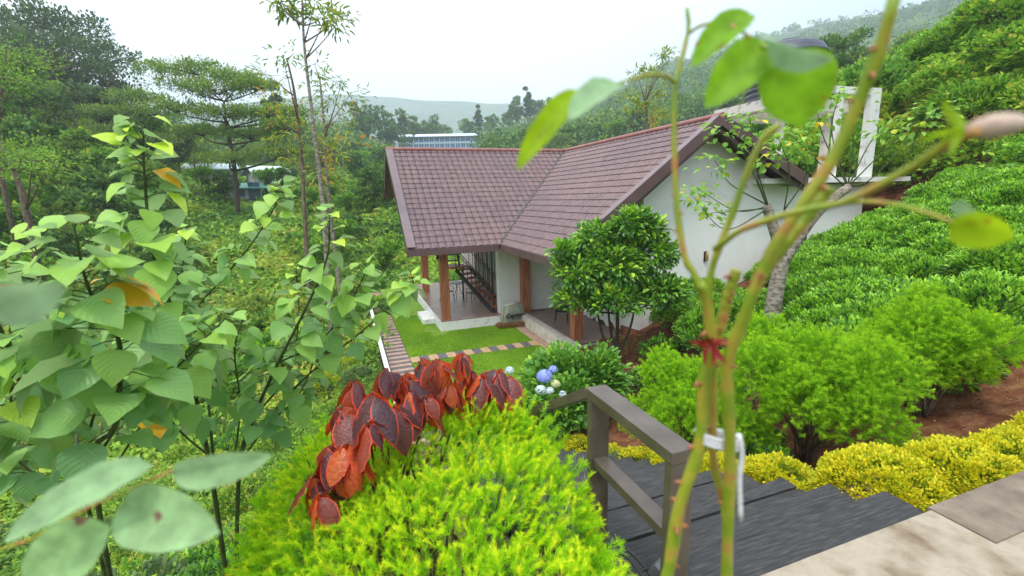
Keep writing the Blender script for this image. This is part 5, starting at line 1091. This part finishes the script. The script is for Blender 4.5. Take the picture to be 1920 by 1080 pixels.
cover('grass', 9000, -10, 60, 3, 14, ML['grass'], lambda a, b, x, y, r, q: clear(a, b) & (a > 3.3) & (vnoise(x, y, .8, 34) > .66), .030, .07, .03, .6, .2, per=5, T=TT, seed=26)
# short turf blades on the lawn
r_ = np.random.default_rng(28); n = 90000; A = r_.uniform(1.62, 6.3, n); B = r_.uniform(11.0, 20, n); k = ~((B > 13.98) & (B < 14.52)) & ~((B > 17.0) & (A > 3.12)) & ~((A > 5.9) & (B < 16.4)) & ~((vnoise(A, B, .5, 40) > .35) & (np.hypot(A - 3.0, (B - 17.3) * .6) < .45)); A, B = A[k], B[k]
P = A[:, None] * np.append(uA, 0) + B[:, None] * np.append(vA, 0); mb = MB(); D = unit(rdir(len(A), r_) * .6 + SPR)
leaves(mb, TT, P, D, rdir(len(A), r_), r_.uniform(.03, .06, len(A)), .012, np.clip(.35 + (vnoise(A, B, .8, 41) - .5) * .6 + r_.normal(0, .12, len(A)), 0, 1)); tag(mb.build('turf', mat_leaf('turf_blade', [(0, (.10, .24, .010)), (.6, (.24, .44, .015)), (1, (.42, .48, .04))], .3, .6, spec=.2)), kind='stuff')
# dry litter on the soil bed
r_ = np.random.default_rng(29); x, y, r = scatter_polar(9000, -5, 60, 3.5, 14, r_); a, b = ab(x, y); k = clear(a, b) & (a > 3.3) & (a < 12); x, y = x[k], y[k]
mb = MB(); leaves(mb, TD, np.stack([x, y, ground(x, y) + .012], 1), rdir(len(x), r_) * [1, 1, .15], unit(rdir(len(x), r_) * .35 + SPR), r_.uniform(.02, .06, len(x)), r_.uniform(.006, .02, len(x)), r_.random(len(x)))
tag(mb.build('leaf_litter', mat_leaf('litter', [(0, (.08, .04, .02)), (.5, (.22, .13, .07)), (1, (.42, .32, .20))], .1, .8)), kind='stuff')

# ================================================================== the valley beyond
# great spreading tree at the far left
d = 72; f0 = gz(S(105, 300, d), -.5); bl = []; r_ = np.random.default_rng(81)
for (px, py, r, rz, dd) in ((40, 70, 7.5, 3.2, 0), (110, 60, 7, 2.8, 4), (-40, 80, 8, 3.5, 0), (160, 110, 6.5, 2.6, 0), (200, 150, 5.5, 2.0, -3), (90, 110, 8, 3, -5), (20, 130, 8, 3.2, -4), (150, 170, 7, 2.6, 3), (225, 190, 4.2, 1.5, 0), (60, 175, 8, 3, 0), (-30, 170, 8, 3.5, 3), (130, 225, 7, 2.8, -2), (210, 230, 5, 2.2, 2), (40, 235, 8, 3.2, 4), (180, 265, 5.5, 2.2, 0), (90, 270, 7, 2.5, 4), (-20, 260, 8, 3, 0), (210, 105, 3.2, 1.3, 0), (235, 165, 2.6, 1.0, 0), (75, 40, 4, 1.6, 0)):
    q = S(px, py, d + dd); bl.append((q[0], q[1], q[2], r * 1.0, rz * .95))
tree('spreading_tree', 'huge dark spreading tree at the left edge, tallest on the skyline', f0, [f0, S(108, 240, d), S(112, 180, d), S(105, 130, d)], 1.1, bl, ML['dark'], .50, .30, 1500, 20, 1.15, .45, .2, 81, 'bark', upb=.1, limbs=260, young=.25, flat=True)
# umbrella shaped trees
d = 48; f0 = gz(S(436, 330, d), -.5); bl = []
for (px, py, r, rz, dd) in ((370, 135, 3.6, .55, 0), (300, 133, 2.3, .40, 1), (440, 150, 3.4, .55, 0), (480, 165, 2.6, .45, 0), (410, 172, 3.4, .50, -1), (345, 160, 2.5, .35, 0), (330, 205, 3.2, .50, 0), (420, 215, 3.6, .55, -1), (500, 215, 3.2, .5, 0), (540, 240, 3.0, .55, 0), (380, 250, 3.2, .5, 1), (470, 255, 3.6, .55, 1), (520, 290, 3.2, .6, 0), (430, 300, 3.0, .45, -1), (560, 215, 2.4, .5, 1)):
    q = S(px, py, d + dd); bl.append((q[0], q[1], q[2], r, rz))
tree('umbrella_tree', 'wide flat layered umbrella tree in the middle of the valley', f0, [f0, S(438, 300, d), S(425, 240, d), S(420, 190, d)], .26, bl, ML['pad'], .26, .13, 1500, 18, .50, .5, .2, 82, 'darkbark', upb=.0, limbs=200, young=.4, flat=True, shell=.2, up=-.9)
d = 56; f0 = gz(S(235, 350, d), -.5); bl = []
for (px, py, r, rz, dd) in ((260, 185, 3.2, .55, 0), (225, 215, 3.4, .6, 0), (190, 215, 2.6, .5, 0), (285, 215, 3.0, .5, 0), (180, 250, 2.6, .55, 0), (240, 250, 3.8, .7, 0), (290, 265, 3.2, .6, 0), (210, 285, 3.4, .7, 0), (270, 300, 3.0, .6, 0)):
    q = S(px, py, d + dd); bl.append((q[0], q[1], q[2], r, rz))
tree('umbrella_tree', 'smaller layered umbrella tree between the huge dark tree and the wide one', f0, [f0, S(238, 300, d), S(242, 250, d), S(245, 220, d)], .4, bl, ML['pad'], .28, .15, 1000, 18, .55, .45, .2, 83, 'darkbark', upb=0, limbs=140, young=.4, flat=True, shell=.2, up=-.9)
# tall slender tree
def slender(name, label, d, trunk, r0, tufts, mat, L, Wd, n, seed, ramp_t=.5, bark='palebark', cr=.3, T=TS, droop=.25, group=None, branches=True):
    r_ = np.random.default_rng(seed); f0 = gz(S(*trunk[0], d), -.3); t = thing(name, label, 'tree', f0, 0, group); ms = MB()
    P = smooth_path([S(x, y, d) for x, y in trunk], 22) - f0; P[0] = 0; ms.tube(P, np.linspace(r0, r0 * .3, len(P)), 9, lf=None); mb = MB()
    for (x, y, s, tt) in tufts:
        q = S(x, y, d + r_.normal(0, .8)) - f0; j = int(np.clip(np.argmin(np.abs(P[:, 2] - (q[2] - np.linalg.norm((q - P[np.argmin(np.abs(P[:, 2] - q[2]))])[:2]) * .9))), 1, len(P) - 1))
        ms.tube(bez(P[j], q, .0, 6, side=(0, 0, -s * .1)), np.linspace(r0 * .32, r0 * .08, 6), 5, lf=None); m_ = max(3, int(n * s)); C = q + r_.normal(0, 1, (m_, 3)) * [s * .5, s * .5, s * .22]
        for c in C[:5]: ms.tube([q, c], [r0 * .08, r0 * .03], 4, lf=None)
        clump_leaves(mb, C, unit(C - q + [0, 0, .01]), 8, cr, L, Wd, tt, .12, T=T, upb=.1, droop=droop, r_=r_)
    ms.build('trunk', M[bark], t); mb.build('crown', mat, t); return t
slender('slender_tree', 'tall bare trunked tree with a few leaf tufts at the top, left of the house', 15, [(625, 700), (612, 470), (604, 370), (592, 270), (580, 170), (570, 80), (566, -20)], .088,
        [(525, 12, .55, .5), (545, 20, .4, .45), (600, 35, .45, .5), (632, 45, .45, .55), (612, 30, .4, .6), (575, -5, .6, .5), (520, 5, .35, .6), (590, 8, .3, .5), (645, 30, .25, .5)], ML['slim'], .26, .07, 16, 91, cr=.22)
slender('slender_tree', 'thin leaning tree with drooping feathery leaves just left of the tall bare trunk', 19, [(580, 560), (572, 420), (566, 300), (553, 180), (538, 110)], .10,
        [(530, 105, .5, .5), (508, 142, .55, .5), (550, 100, .35, .5), (530, 190, .8, .76), (515, 215, .6, .68), (545, 240, .7, .80), (560, 200, .6, .6), (520, 260, .6, .6), (575, 260, .6, .55), (590, 330, .5, .9), (560, 300, .6, .7)], ML['slim'], .26, .065, 9, 92, cr=.35, bark='bark')
slender('slender_tree', 'thin tree with yellow and green drooping leaves just right of the tall bare trunk', 20, [(640, 560), (622, 420), (612, 320), (608, 240), (600, 150)], .11,
        [(600, 145, .7, .5), (640, 155, .7, .45), (655, 180, .6, .45), (620, 185, .6, .5), (640, 215, .7, .7), (620, 240, .6, .75), (650, 265, .6, .8), (600, 280, .6, .7), (630, 290, .7, .8), (590, 380, .5, .85), (615, 330, .5, .7), (590, 120, .4, .4)], ML['slim'], .27, .065, 9, 93, cr=.38)
slender('leaning_tree', 'leaning reddish trunked tree at the left edge with a flat yellowish crown', 21, [(50, 400), (38, 350), (15, 300), (-5, 260)], .15,
        [(20, 290, 1.3, .5), (60, 300, 1.3, .6), (85, 315, 1.0, .65), (30, 320, 1.0, .6), (-10, 280, 1.2, .5), (100, 305, .8, .7), (50, 280, .9, .7)], ML['wild2'], .16, .08, 26, 94, cr=.4, bark='bark', droop=.05)
slender('young_tree', 'light green tree with fine bare twigs at the left edge above the leaning trunk', 24, [(0, 330), (-5, 230), (5, 160), (10, 110)], .12,
        [(10, 95, 1.6, .6), (30, 110, 1.2, .65), (-10, 130, 1.6, .5), (20, 150, 1.2, .5), (-5, 185, 1.2, .4), (40, 150, .8, .6)], ML['wild2'], .16, .08, 26, 95, cr=.4, bark='bark', droop=.05)
slender('tuft_tree', 'slim forked tree with leaf tufts standing behind the roof ridge', 44, [(1213, 330), (1214, 270), (1214, 230), (1210, 190)], .20,
        [(1195, 137, .9, .55), (1215, 132, .7, .5), (1228, 135, .7, .55), (1245, 103, .7, .6), (1252, 106, .6, .6), (1185, 180, .8, .6), (1235, 170, .8, .65), (1215, 195, .9, .7), (1190, 200, .7, .6), (1225, 225, .9, .8), (1240, 210, .6, .7)], ML['slim'], .42, .14, 13, 96, cr=.5, bark='bark')
# trees on the hill at the right
for (px, py, d, w_, h_, lab, kind, n_, sd_) in ((1520, 190, 52, 3.4, 6.2, 'flat topped tree above the black tank on the hill crest', 'pad', 10, 1), (1572, 185, 56, 3.0, 8.0, 'airy tree with open crown beside the flat topped one on the hill crest', 'far', 9, 2), (1700, 130, 58, 2.4, 5.5, 'slim open tree on the hill crest right of the rose cane', 'far', 6, 3), (1725, 135, 62, 2.4, 6, 'second open tree on the hill crest, paler and farther', 'far', 6, 4), (1840, 50, 60, 2.6, 5.0, 'small tree on the skyline near the top right corner', 'far', 7, 5)):
    r_ = np.random.default_rng(200 + sd_); f0 = gz(S(px, py, d)); top = f0 + [0, 0, h_]; bl = []
    for k in range(n_): a_ = r_.random() * 6.28; q = r_.uniform(.2, 1) * w_; bl.append((f0[0] + q * math.cos(a_), f0[1] + q * math.sin(a_), f0[2] + h_ * r_.uniform(.62, 1.0) - .12 * q, w_ * .38, w_ * .17))
    tree('crest_tree', lab, f0 - [0, 0, .3], [f0 - [0, 0, .3], f0 + [.2, 0, h_ * .4], f0 + [0, 0, h_ * .8]], .16, bl, ML[kind], .30, .20, 190, 14, .42, .5, .2, 210 + sd_, 'bark', flat=True, limbs=60, shell=.3)

# reusable small meshes for the valley
val_s = [mound_mesh(300 + k, 1.0, 1.5, ML[m_], l_, w_, 120, 13, t_, .18, T=TD, young=y_, bark='bark') for k, (m_, l_, w_, t_, y_) in enumerate([('wild2', .24, .15, .5, .25), ('wild2', .20, .11, .8, .2), ('pad', .22, .12, .7, .3), ('lightg', .24, .14, .3, .25), ('tea', .2, .1, .5, .3)])]
def vtree_mesh(seed, mat, h, w_, nb, L, Wd, flat=.5, n=90, t0=.5, bark='bark', slim=False):
    r_ = np.random.default_rng(seed); ms = MB(); mb = MB(); ms.tube([(0, 0, -.8), (.1, 0, h * .4), (0, 0, h * .9)], [.04 * h * .4, .03 * h * .4, .01 * h * .4], 6)
    for k in range(nb):
        a_ = r_.random() * 6.28; zf = r_.uniform(.38, 1) if not slim else r_.uniform(.3, 1); q = r_.random() ** .6 * w_ * (1.1 - .6 * zf if not slim else .8 - .5 * zf + .2); c = np.array([q * math.cos(a_), q * math.sin(a_), h * zf]); rr = w_ * r_.uniform(.28, .48) * (1 if not slim else .8)
        ms.tube([(0, 0, h * max(.25, zf - .25)), c], [.012 * h * .5, .004 * h * .5], 4); C, D = blob_pts(n // 6, c, (rr, rr, rr * flat), .4, r_, up=-.6); clump_leaves(mb, C, D, 12, rr * .30, L, Wd, t0, .2, r_=r_, young=.3)
    return ms.mesh('trunk', M[bark]), mb.mesh('crown', mat)
vt = [vtree_mesh(320, ML['far'], 7, 3.2, 13, .50, .34), vtree_mesh(321, ML['far'], 9, 2.6, 14, .50, .34, slim=True), vtree_mesh(322, ML['dark'], 8, 3.6, 14, .5, .34, t0=.6), vtree_mesh(323, ML['wild'], 5.5, 2.8, 12, .42, .28, t0=.45), vtree_mesh(324, ML['pad'], 7, 4.0, 11, .45, .28, flat=.28, t0=.6),
      vtree_mesh(325, ML['dark'], 13, 2.0, 16, .6, .36, slim=True, t0=.5), vtree_mesh(326, ML['far'], 11, 3.0, 9, .5, .34, flat=.7, t0=.4)]
vt_lab = ['mid green rounded tree', 'narrow green tree', 'dark rounded tree', 'bushy light green tree', 'flat topped tree', 'tall narrow dark tree', 'tall open crowned tree']
def vput(k, p, rz, s, label, group):
    t = thing('valley_tree', label, 'tree', p, rz, group); t.scale = (s, s, s)
    for nm, me in zip(('trunk', 'crown'), vt[k]): o = bpy.data.objects.new(nm, me); COL.objects.link(o); o.parent = t
    return t
r_ = np.random.default_rng(400)
def taken(p, L_, m_): return any((p[0] - q[0]) ** 2 + (p[1] - q[1]) ** 2 < m_ * m_ for q in L_)
pos = []; tries = 0
vs_lab = ['leafy shrub', 'yellow green bushy shrub', 'olive shrub', 'pale green shrub', 'dark green shrub']
while len(pos) < 150 and tries < 6000:
    tries += 1; az = math.radians(r_.uniform(-50, -11)); r = r_.uniform(20, 66); p = np.array([r * math.sin(az), r * math.cos(az), 0]); a, b = ab(p[0], p[1])
    if (a > .5 and b < 29) or taken(p, pos, 1.9) : continue
    # the tea terraces stay open
    if vnoise(np.array([p[0]]), np.array([p[1]]), 11, 55)[0] < .33: continue
    if r > 30 and -36 < math.degrees(az) < -24.5: continue
    p = gz(p, -.2)
    if not in_view(p): continue
    pos.append(p); k = r_.integers(5); s = r_.uniform(.7, 1.5); where = 'in the near hollow of the valley' if r < 38 else 'on the far side of the hollow below the buildings'
    put('valley_shrub', vs_lab[k] + ' ' + spot(p + [0, 0, 1], val_marks, where) + (', nearer one' if r < 34 else ', farther one'), 'shrub', 'shrubs of the valley left of the house', val_s[k], p, r_.random() * 6, s, s * r_.uniform(.8, 1.2))
# individual trees on and before the skyline: x, y of the foot, distance, mesh, height px
sky = [(672, 235, 170, 1, 42, 'tall thin tree on the left hill, first on the skyline'), (690, 240, 175, 6, 36, 'open tree beside the first one on the left hill'), (712, 255, 180, 6, 48, 'airy tree on the slope of the left hill above the blue roof'), (733, 275, 190, 1, 60, 'tall tree just left of the blue building'),
       (755, 270, 200, 6, 56, 'tall open tree in front of the left end of the blue building'), (768, 262, 230, 1, 42, 'tree behind the left part of the blue roof'), (786, 262, 235, 0, 30, 'low tree behind the blue roof'), (800, 262, 240, 0, 26, 'low round tree behind the blue roof, second from the left'), (817, 260, 235, 6, 38, 'rounded tree rising behind the middle of the blue roof'), (835, 262, 260, 0, 24, 'small tree right of the rounded one behind the blue roof'),
       (897, 240, 240, 5, 42, 'dark tree standing above the forest edge'), (955, 232, 250, 1, 32, 'smaller dark tree left of the tall pair on the ridge'), (968, 228, 250, 1, 46, 'left one of the tall pair on the ridge'), (990, 228, 245, 5, 62, 'tallest narrow tree on the ridge'), (1008, 215, 260, 0, 24, 'round tree right of the tallest ridge tree'), (1030, 222, 260, 6, 34, 'open tree on the ridge near the green rose leaf'), (880, 250, 240, 0, 24, 'round tree at the left end of the forest ridge'), (920, 240, 260, 0, 22, 'round tree on the forest ridge left of the tall pair'), (1340, 195, 200, 5, 40, 'thin dark tree left of the water tank'), (1360, 195, 200, 1, 36, 'narrow tree just left of the water tank'), (517, 215, 95, 5, 62, 'dark pointed tree behind the slender ones'), (505, 235, 95, 5, 50, 'second dark pointed tree behind the slender ones')]
hts = [7, 9, 8, 5.5, 7, 13, 11]
for px, py, d, k, hp_, lab in sky:
    P_ = S(px, py, d); h_ = hp_ * d / f_px; p = gz(P_); s = h_ * 1.05 / hts[k]
    # stand it on the terrain; lengthen the tree when the ground is a little low there
    s = max(s, (P_[2] + h_ - p[2]) / hts[k] * .97); s = min(s, 2.6 * h_ / hts[k]); vput(k, p - [0, 0, .3], r_.random() * 6, s, lab, 'skyline trees')
# trees of the middle distance behind and beside the valley
mid = []
def midband(n, az0, az1, r0, r1, gap, ks, smin, smax, group, where):
    c_ = 0; tr = 0
    while c_ < n and tr < n * 30:
        tr += 1; az = math.radians(r_.uniform(az0, az1)); r = r_.uniform(r0, r1); p = np.array([r * math.sin(az), r * math.cos(az), 0])
        if taken(p, mid, gap): continue
        p = gz(p, -.3); mid.append(p); k = ks[r_.integers(len(ks))]; vput(k, p, r_.random() * 6, r_.uniform(smin, smax), vt_lab[k] + ' ' + where + (', near part' if r < (r0 + r1) / 2 else ', far part'), group); c_ += 1
midband(30, -50, -33, 70, 115, 6, (0, 2, 3, 4), .8, 1.25, 'trees of the left hillside', 'on the left hillside')
midband(14, -49, -36.5, 30, 62, 3.6, (3, 0, 3), .45, .8, 'small trees of the valley', 'behind the left saplings')
midband(12, -24, -13.5, 34, 66, 3.6, (3, 3, 0), .4, .75, 'small trees of the valley', 'in the hollow left of the roof')
midband(22, -25, -14.5, 80, 130, 5.5, (0, 3, 4, 0), .6, 1.0, 'trees below the left hill', 'between the tall bare trunk and the blue building')
midband(30, -3.5, 26, 110, 190, 7, (0, 1, 2, 3, 4, 0), .7, 1.15, 'trees of the slope behind the roof', 'on the slope behind the roof')
midband(16, 27, 40, 60, 110, 6, (0, 3, 4), .6, .9, 'trees behind the hill crest', 'behind the hill crest on the right')
# forest mass on the far hills
r_ = np.random.default_rng(500); x, y, r = scatter_polar(9000, -56, 44, 120, 900, r_); a, b = ab(x, y)
dens = vnoise(x, y, 45, 61) * .55 + vnoise(x, y, 14, 62) * .45; azf = np.degrees(np.arctan2(x, y)); k = (dens > .46) & ~((azf > -15) & (azf < -3.2) & (r < 225)); x, y, r = x[k], y[k], r[k]; z = ground(x, y); mb = MB()
hh = r_.uniform(3.5, 8.5, len(x)) * (1 + .5 * (r_.random(len(x)) < .08)); k3 = 34; i = np.repeat(np.arange(len(x)), k3); q = rdir(len(i), r_); q[:, 2] = np.abs(q[:, 2]) * 1.0
wd_ = hh * r_.uniform(.28, .5, len(x)); P = np.stack([x[i] + q[:, 0] * wd_[i], y[i] + q[:, 1] * wd_[i], z[i] + hh[i] * (.35 + .62 * q[:, 2])], 1)
tt = np.clip(.45 + r_.normal(0, .22, len(x))[i] + r_.normal(0, .12, len(i)) + .2 * (q[:, 2] - .5), 0, 1); L = np.clip(.0042 * r[i], 1.0, 3.0) * r_.uniform(.6, 1.2, len(i))
leaves(mb, TD, P, unit(rdir(len(i), r_) + q * .6), unit(rdir(len(i), r_) * .6 + q + SPR * .4), L, L * .7, tt); tag(mb.build('forest', ML['far']), kind='stuff')

# ------------------------------------------------------------------ buildings in the valley
mwhite = mat_noise('white_render', (.42, .44, .45), (.54, .56, .57), 2, .8, 0); mblue = mat_noise('pale_blue_paint', (.28, .48, .72), (.34, .55, .78), 2, .7, 0); mroofb = mat_noise('pale_roof_sheet', (.50, .62, .72), (.62, .72, .80), .5, .5, 0)
mwin = mat_noise('dark_pane', (.05, .09, .14), (.10, .17, .25), .8, .2, 0); mgreen = mat_noise('green_roof_sheet', (.03, .16, .11), (.06, .24, .17), 1, .5, 0); mgrey = mat_noise('grey_roof_sheet', (.42, .52, .52), (.56, .66, .66), .6, .5, 0)
dB = 215; cB = S(820, 280, dB); wB = 140 * dB / f_px; hB = 27 * dB / f_px; rzB = -math.atan2(cB[0], cB[1]) - .10
t = thing('blue_building', 'long pale blue three storey building with a light roof in the valley', 'building', cB - [0, 0, hB * .35], rzB)
mb = MB(); mb.bb(-wB / 2, wB / 2, 0, 9, -3, hB * 1.2); mb.build('wall', mblue, t)
mb = MB(); mb.prism([(-wB / 2 - .8, -1.2, hB * 1.18), (wB / 2 + .8, -1.2, hB * 1.18), (wB / 2 - .3, 4.5, hB * 1.18 + 1.6), (-wB / 2 + .3, 4.5, hB * 1.18 + 1.6)], (0, 0, -.2)); mb.prism([(-wB / 2 - .8, 10.2, hB * 1.18), (wB / 2 + .8, 10.2, hB * 1.18), (wB / 2 - .3, 4.5, hB * 1.18 + 1.6), (-wB / 2 + .3, 4.5, hB * 1.18 + 1.6)], (0, 0, -.2)); mb.build('roof', mroofb, t)
nw = 15
mb = None
for fl in range(3):
    z0 = hB * 1.2 - (fl + 1) * hB * .40 + .35
    mb = MB(); mb.bb(-wB / 2 - .03, wB / 2 + .03, -.18, -.003, z0 + 1.72, z0 + 2.1); mb.build('floor_band', mwhite, t)
    for k in range(nw):
        x0 = -wB / 2 + (k + .5) * wB / nw; mb = MB(); mb.bb(x0 - wB / nw * .40, x0 + wB / nw * .40, -.10, -.004, z0, z0 + 1.65); o = mb.build('window', mwin, t)
        if fl < 2: mb = MB(); mb.bb(x0 - .05, x0 + .05, -.16, -.102, z0, z0 + 1.65); mb.build('mullion', mwhite, o)
def small_house(label, px, py, d, wpx, hpx, rmat, depth=6, rz=.1, roofpx=10, dark=False):
    c = S(px, py, d); wd = wpx * d / f_px; h = hpx * d / f_px; rh = roofpx * d / f_px; g = ground(c[0], c[1])[0]
    t = thing('valley_house', label, 'house', (c[0], c[1], c[2]), -math.atan2(c[0], c[1]) + rz, 'houses in the valley')
    zb = min(-.5, g - c[2] - .3); mb = MB(); mb.bb(-wd / 2, wd / 2, 0, depth, zb, h); mb.build('wall', mwhite, t)
    mb = MB(); mb.prism([(-wd / 2 - .7, -.9, h - .1), (wd / 2 + .7, -.9, h - .1), (wd / 2 + .4, depth / 2, h + rh), (-wd / 2 - .4, depth / 2, h + rh)], (0, 0, -.12)); mb.prism([(-wd / 2 - .7, depth + .9, h - .1), (wd / 2 + .7, depth + .9, h - .1), (wd / 2 + .4, depth / 2, h + rh), (-wd / 2 - .4, depth / 2, h + rh)], (0, 0, -.12)); mb.build('roof', rmat, t)
    k = max(2, int(wd / 2.2))
    for j in range(k):
        x0 = -wd / 2 + (j + .5) * wd / k
        mb = MB()
        if j == k // 2 and dark: mb.bb(x0 - .6, x0 + .6, -.08, -.004, .0, 2.1); mb.build('door', mwin, t)
        else: mb.bb(x0 - .45, x0 + .45, -.08, -.004, h * .35, h * .8); mb.build('window', mwin, t)
small_house('small house with a dark green roof and a dark doorway beyond the road', 466, 377, 54, 46, 25, mgreen, 5, .15, 9, True)
small_house('long low building with a pale green roof behind the small green roofed one', 512, 345, 66, 54, 22, mgrey, 7, .2, 13)
small_house('white building with a pale roof seen under the umbrella tree', 398, 345, 64, 74, 28, mgrey, 7, -.1, 12)
small_house('white building at the left behind the tall sapling tip', 342, 292, 92, 40, 20, mgrey, 7, .2, 8)
small_house('narrow white building left of the green roofed house', 395, 378, 57, 24, 26, mgrey, 4, .1, 6)
# retaining wall along the valley road
for px, d_, k_, s_, lab in ((385, 50, 3, .62, 'bushy tree before the white building'), (425, 52, 0, .5, 'rounded tree before the small green roofed house, left one'), (505, 58, 3, .6, 'bushy tree before the long low building'), (540, 60, 0, .55, 'rounded tree at the right end of the long low building'), (350, 60, 2, .7, 'dark tree left of the white building')):
    vput(k_, gz(S(px, 390, d_), -.2), px, s_, lab, 'trees by the valley houses')
A_, B_ = S(368, 402, 50), S(460, 399, 50); mb = MB(); mb.beam(A_ - A_, B_ - A_, .4, .9); tag(mb.build('roadside_wall', M['concrete'], loc=A_), 'low stained retaining wall along the valley road', 'wall')

# railing and edge beam at the valley side of the garden path
t = thing('path_railing', 'low white edge beam with dark wire mesh along the left path', 'railing', W(.8, 13, 0), HROT); O6 = np.array([.8, 13., 0])
mb = MB(); mb.bb(.74, .86, 9, 21.5, .25, .33); o = bpy.data.objects.new('edge_beam', mb.mesh('edge_beam', M['paint_conc'], O6)); COL.objects.link(o); o.parent = t
mb = MB()
for b_ in np.arange(9, 21.6, .9):
    mb = MB(); mb.bb(.76, .82, b_, b_ + .06, -1.2, .28); o = bpy.data.objects.new('post', mb.mesh('post', M['black'], O6)); COL.objects.link(o); o.parent = t
mb = MB()
for b_ in np.arange(9, 21.5, .14): mb.tube([(.77, b_, -.8), (.77, b_ + .14, .24)], .004, 3, lf=None); mb.tube([(.77, b_ + .14, -.8), (.77, b_, .24)], .004, 3, lf=None)
o = bpy.data.objects.new('mesh_panel', mb.mesh('mesh_panel', M['black'], O6)); COL.objects.link(o); o.parent = t

# ------------------------------------------------------------------ air
m = bpy.data.materials.new('haze_air'); m.use_nodes = True; nt = m.node_tree; nt.nodes.clear()
o = N(nt, 'ShaderNodeOutputMaterial'); pv = N(nt, 'ShaderNodeVolumePrincipled'); pv.inputs['Color'].default_value = (.86, .92, 1, 1); pv.inputs['Density'].default_value = .00070; pv.inputs['Anisotropy'].default_value = .2
nt.links.new(pv.outputs[0], o.inputs['Volume'])
mb = MB(); mb.bb(-2050, 2050, -2050, 2050, -12, 372); hz = mb.build('haze', m); tag(hz, kind='stuff')
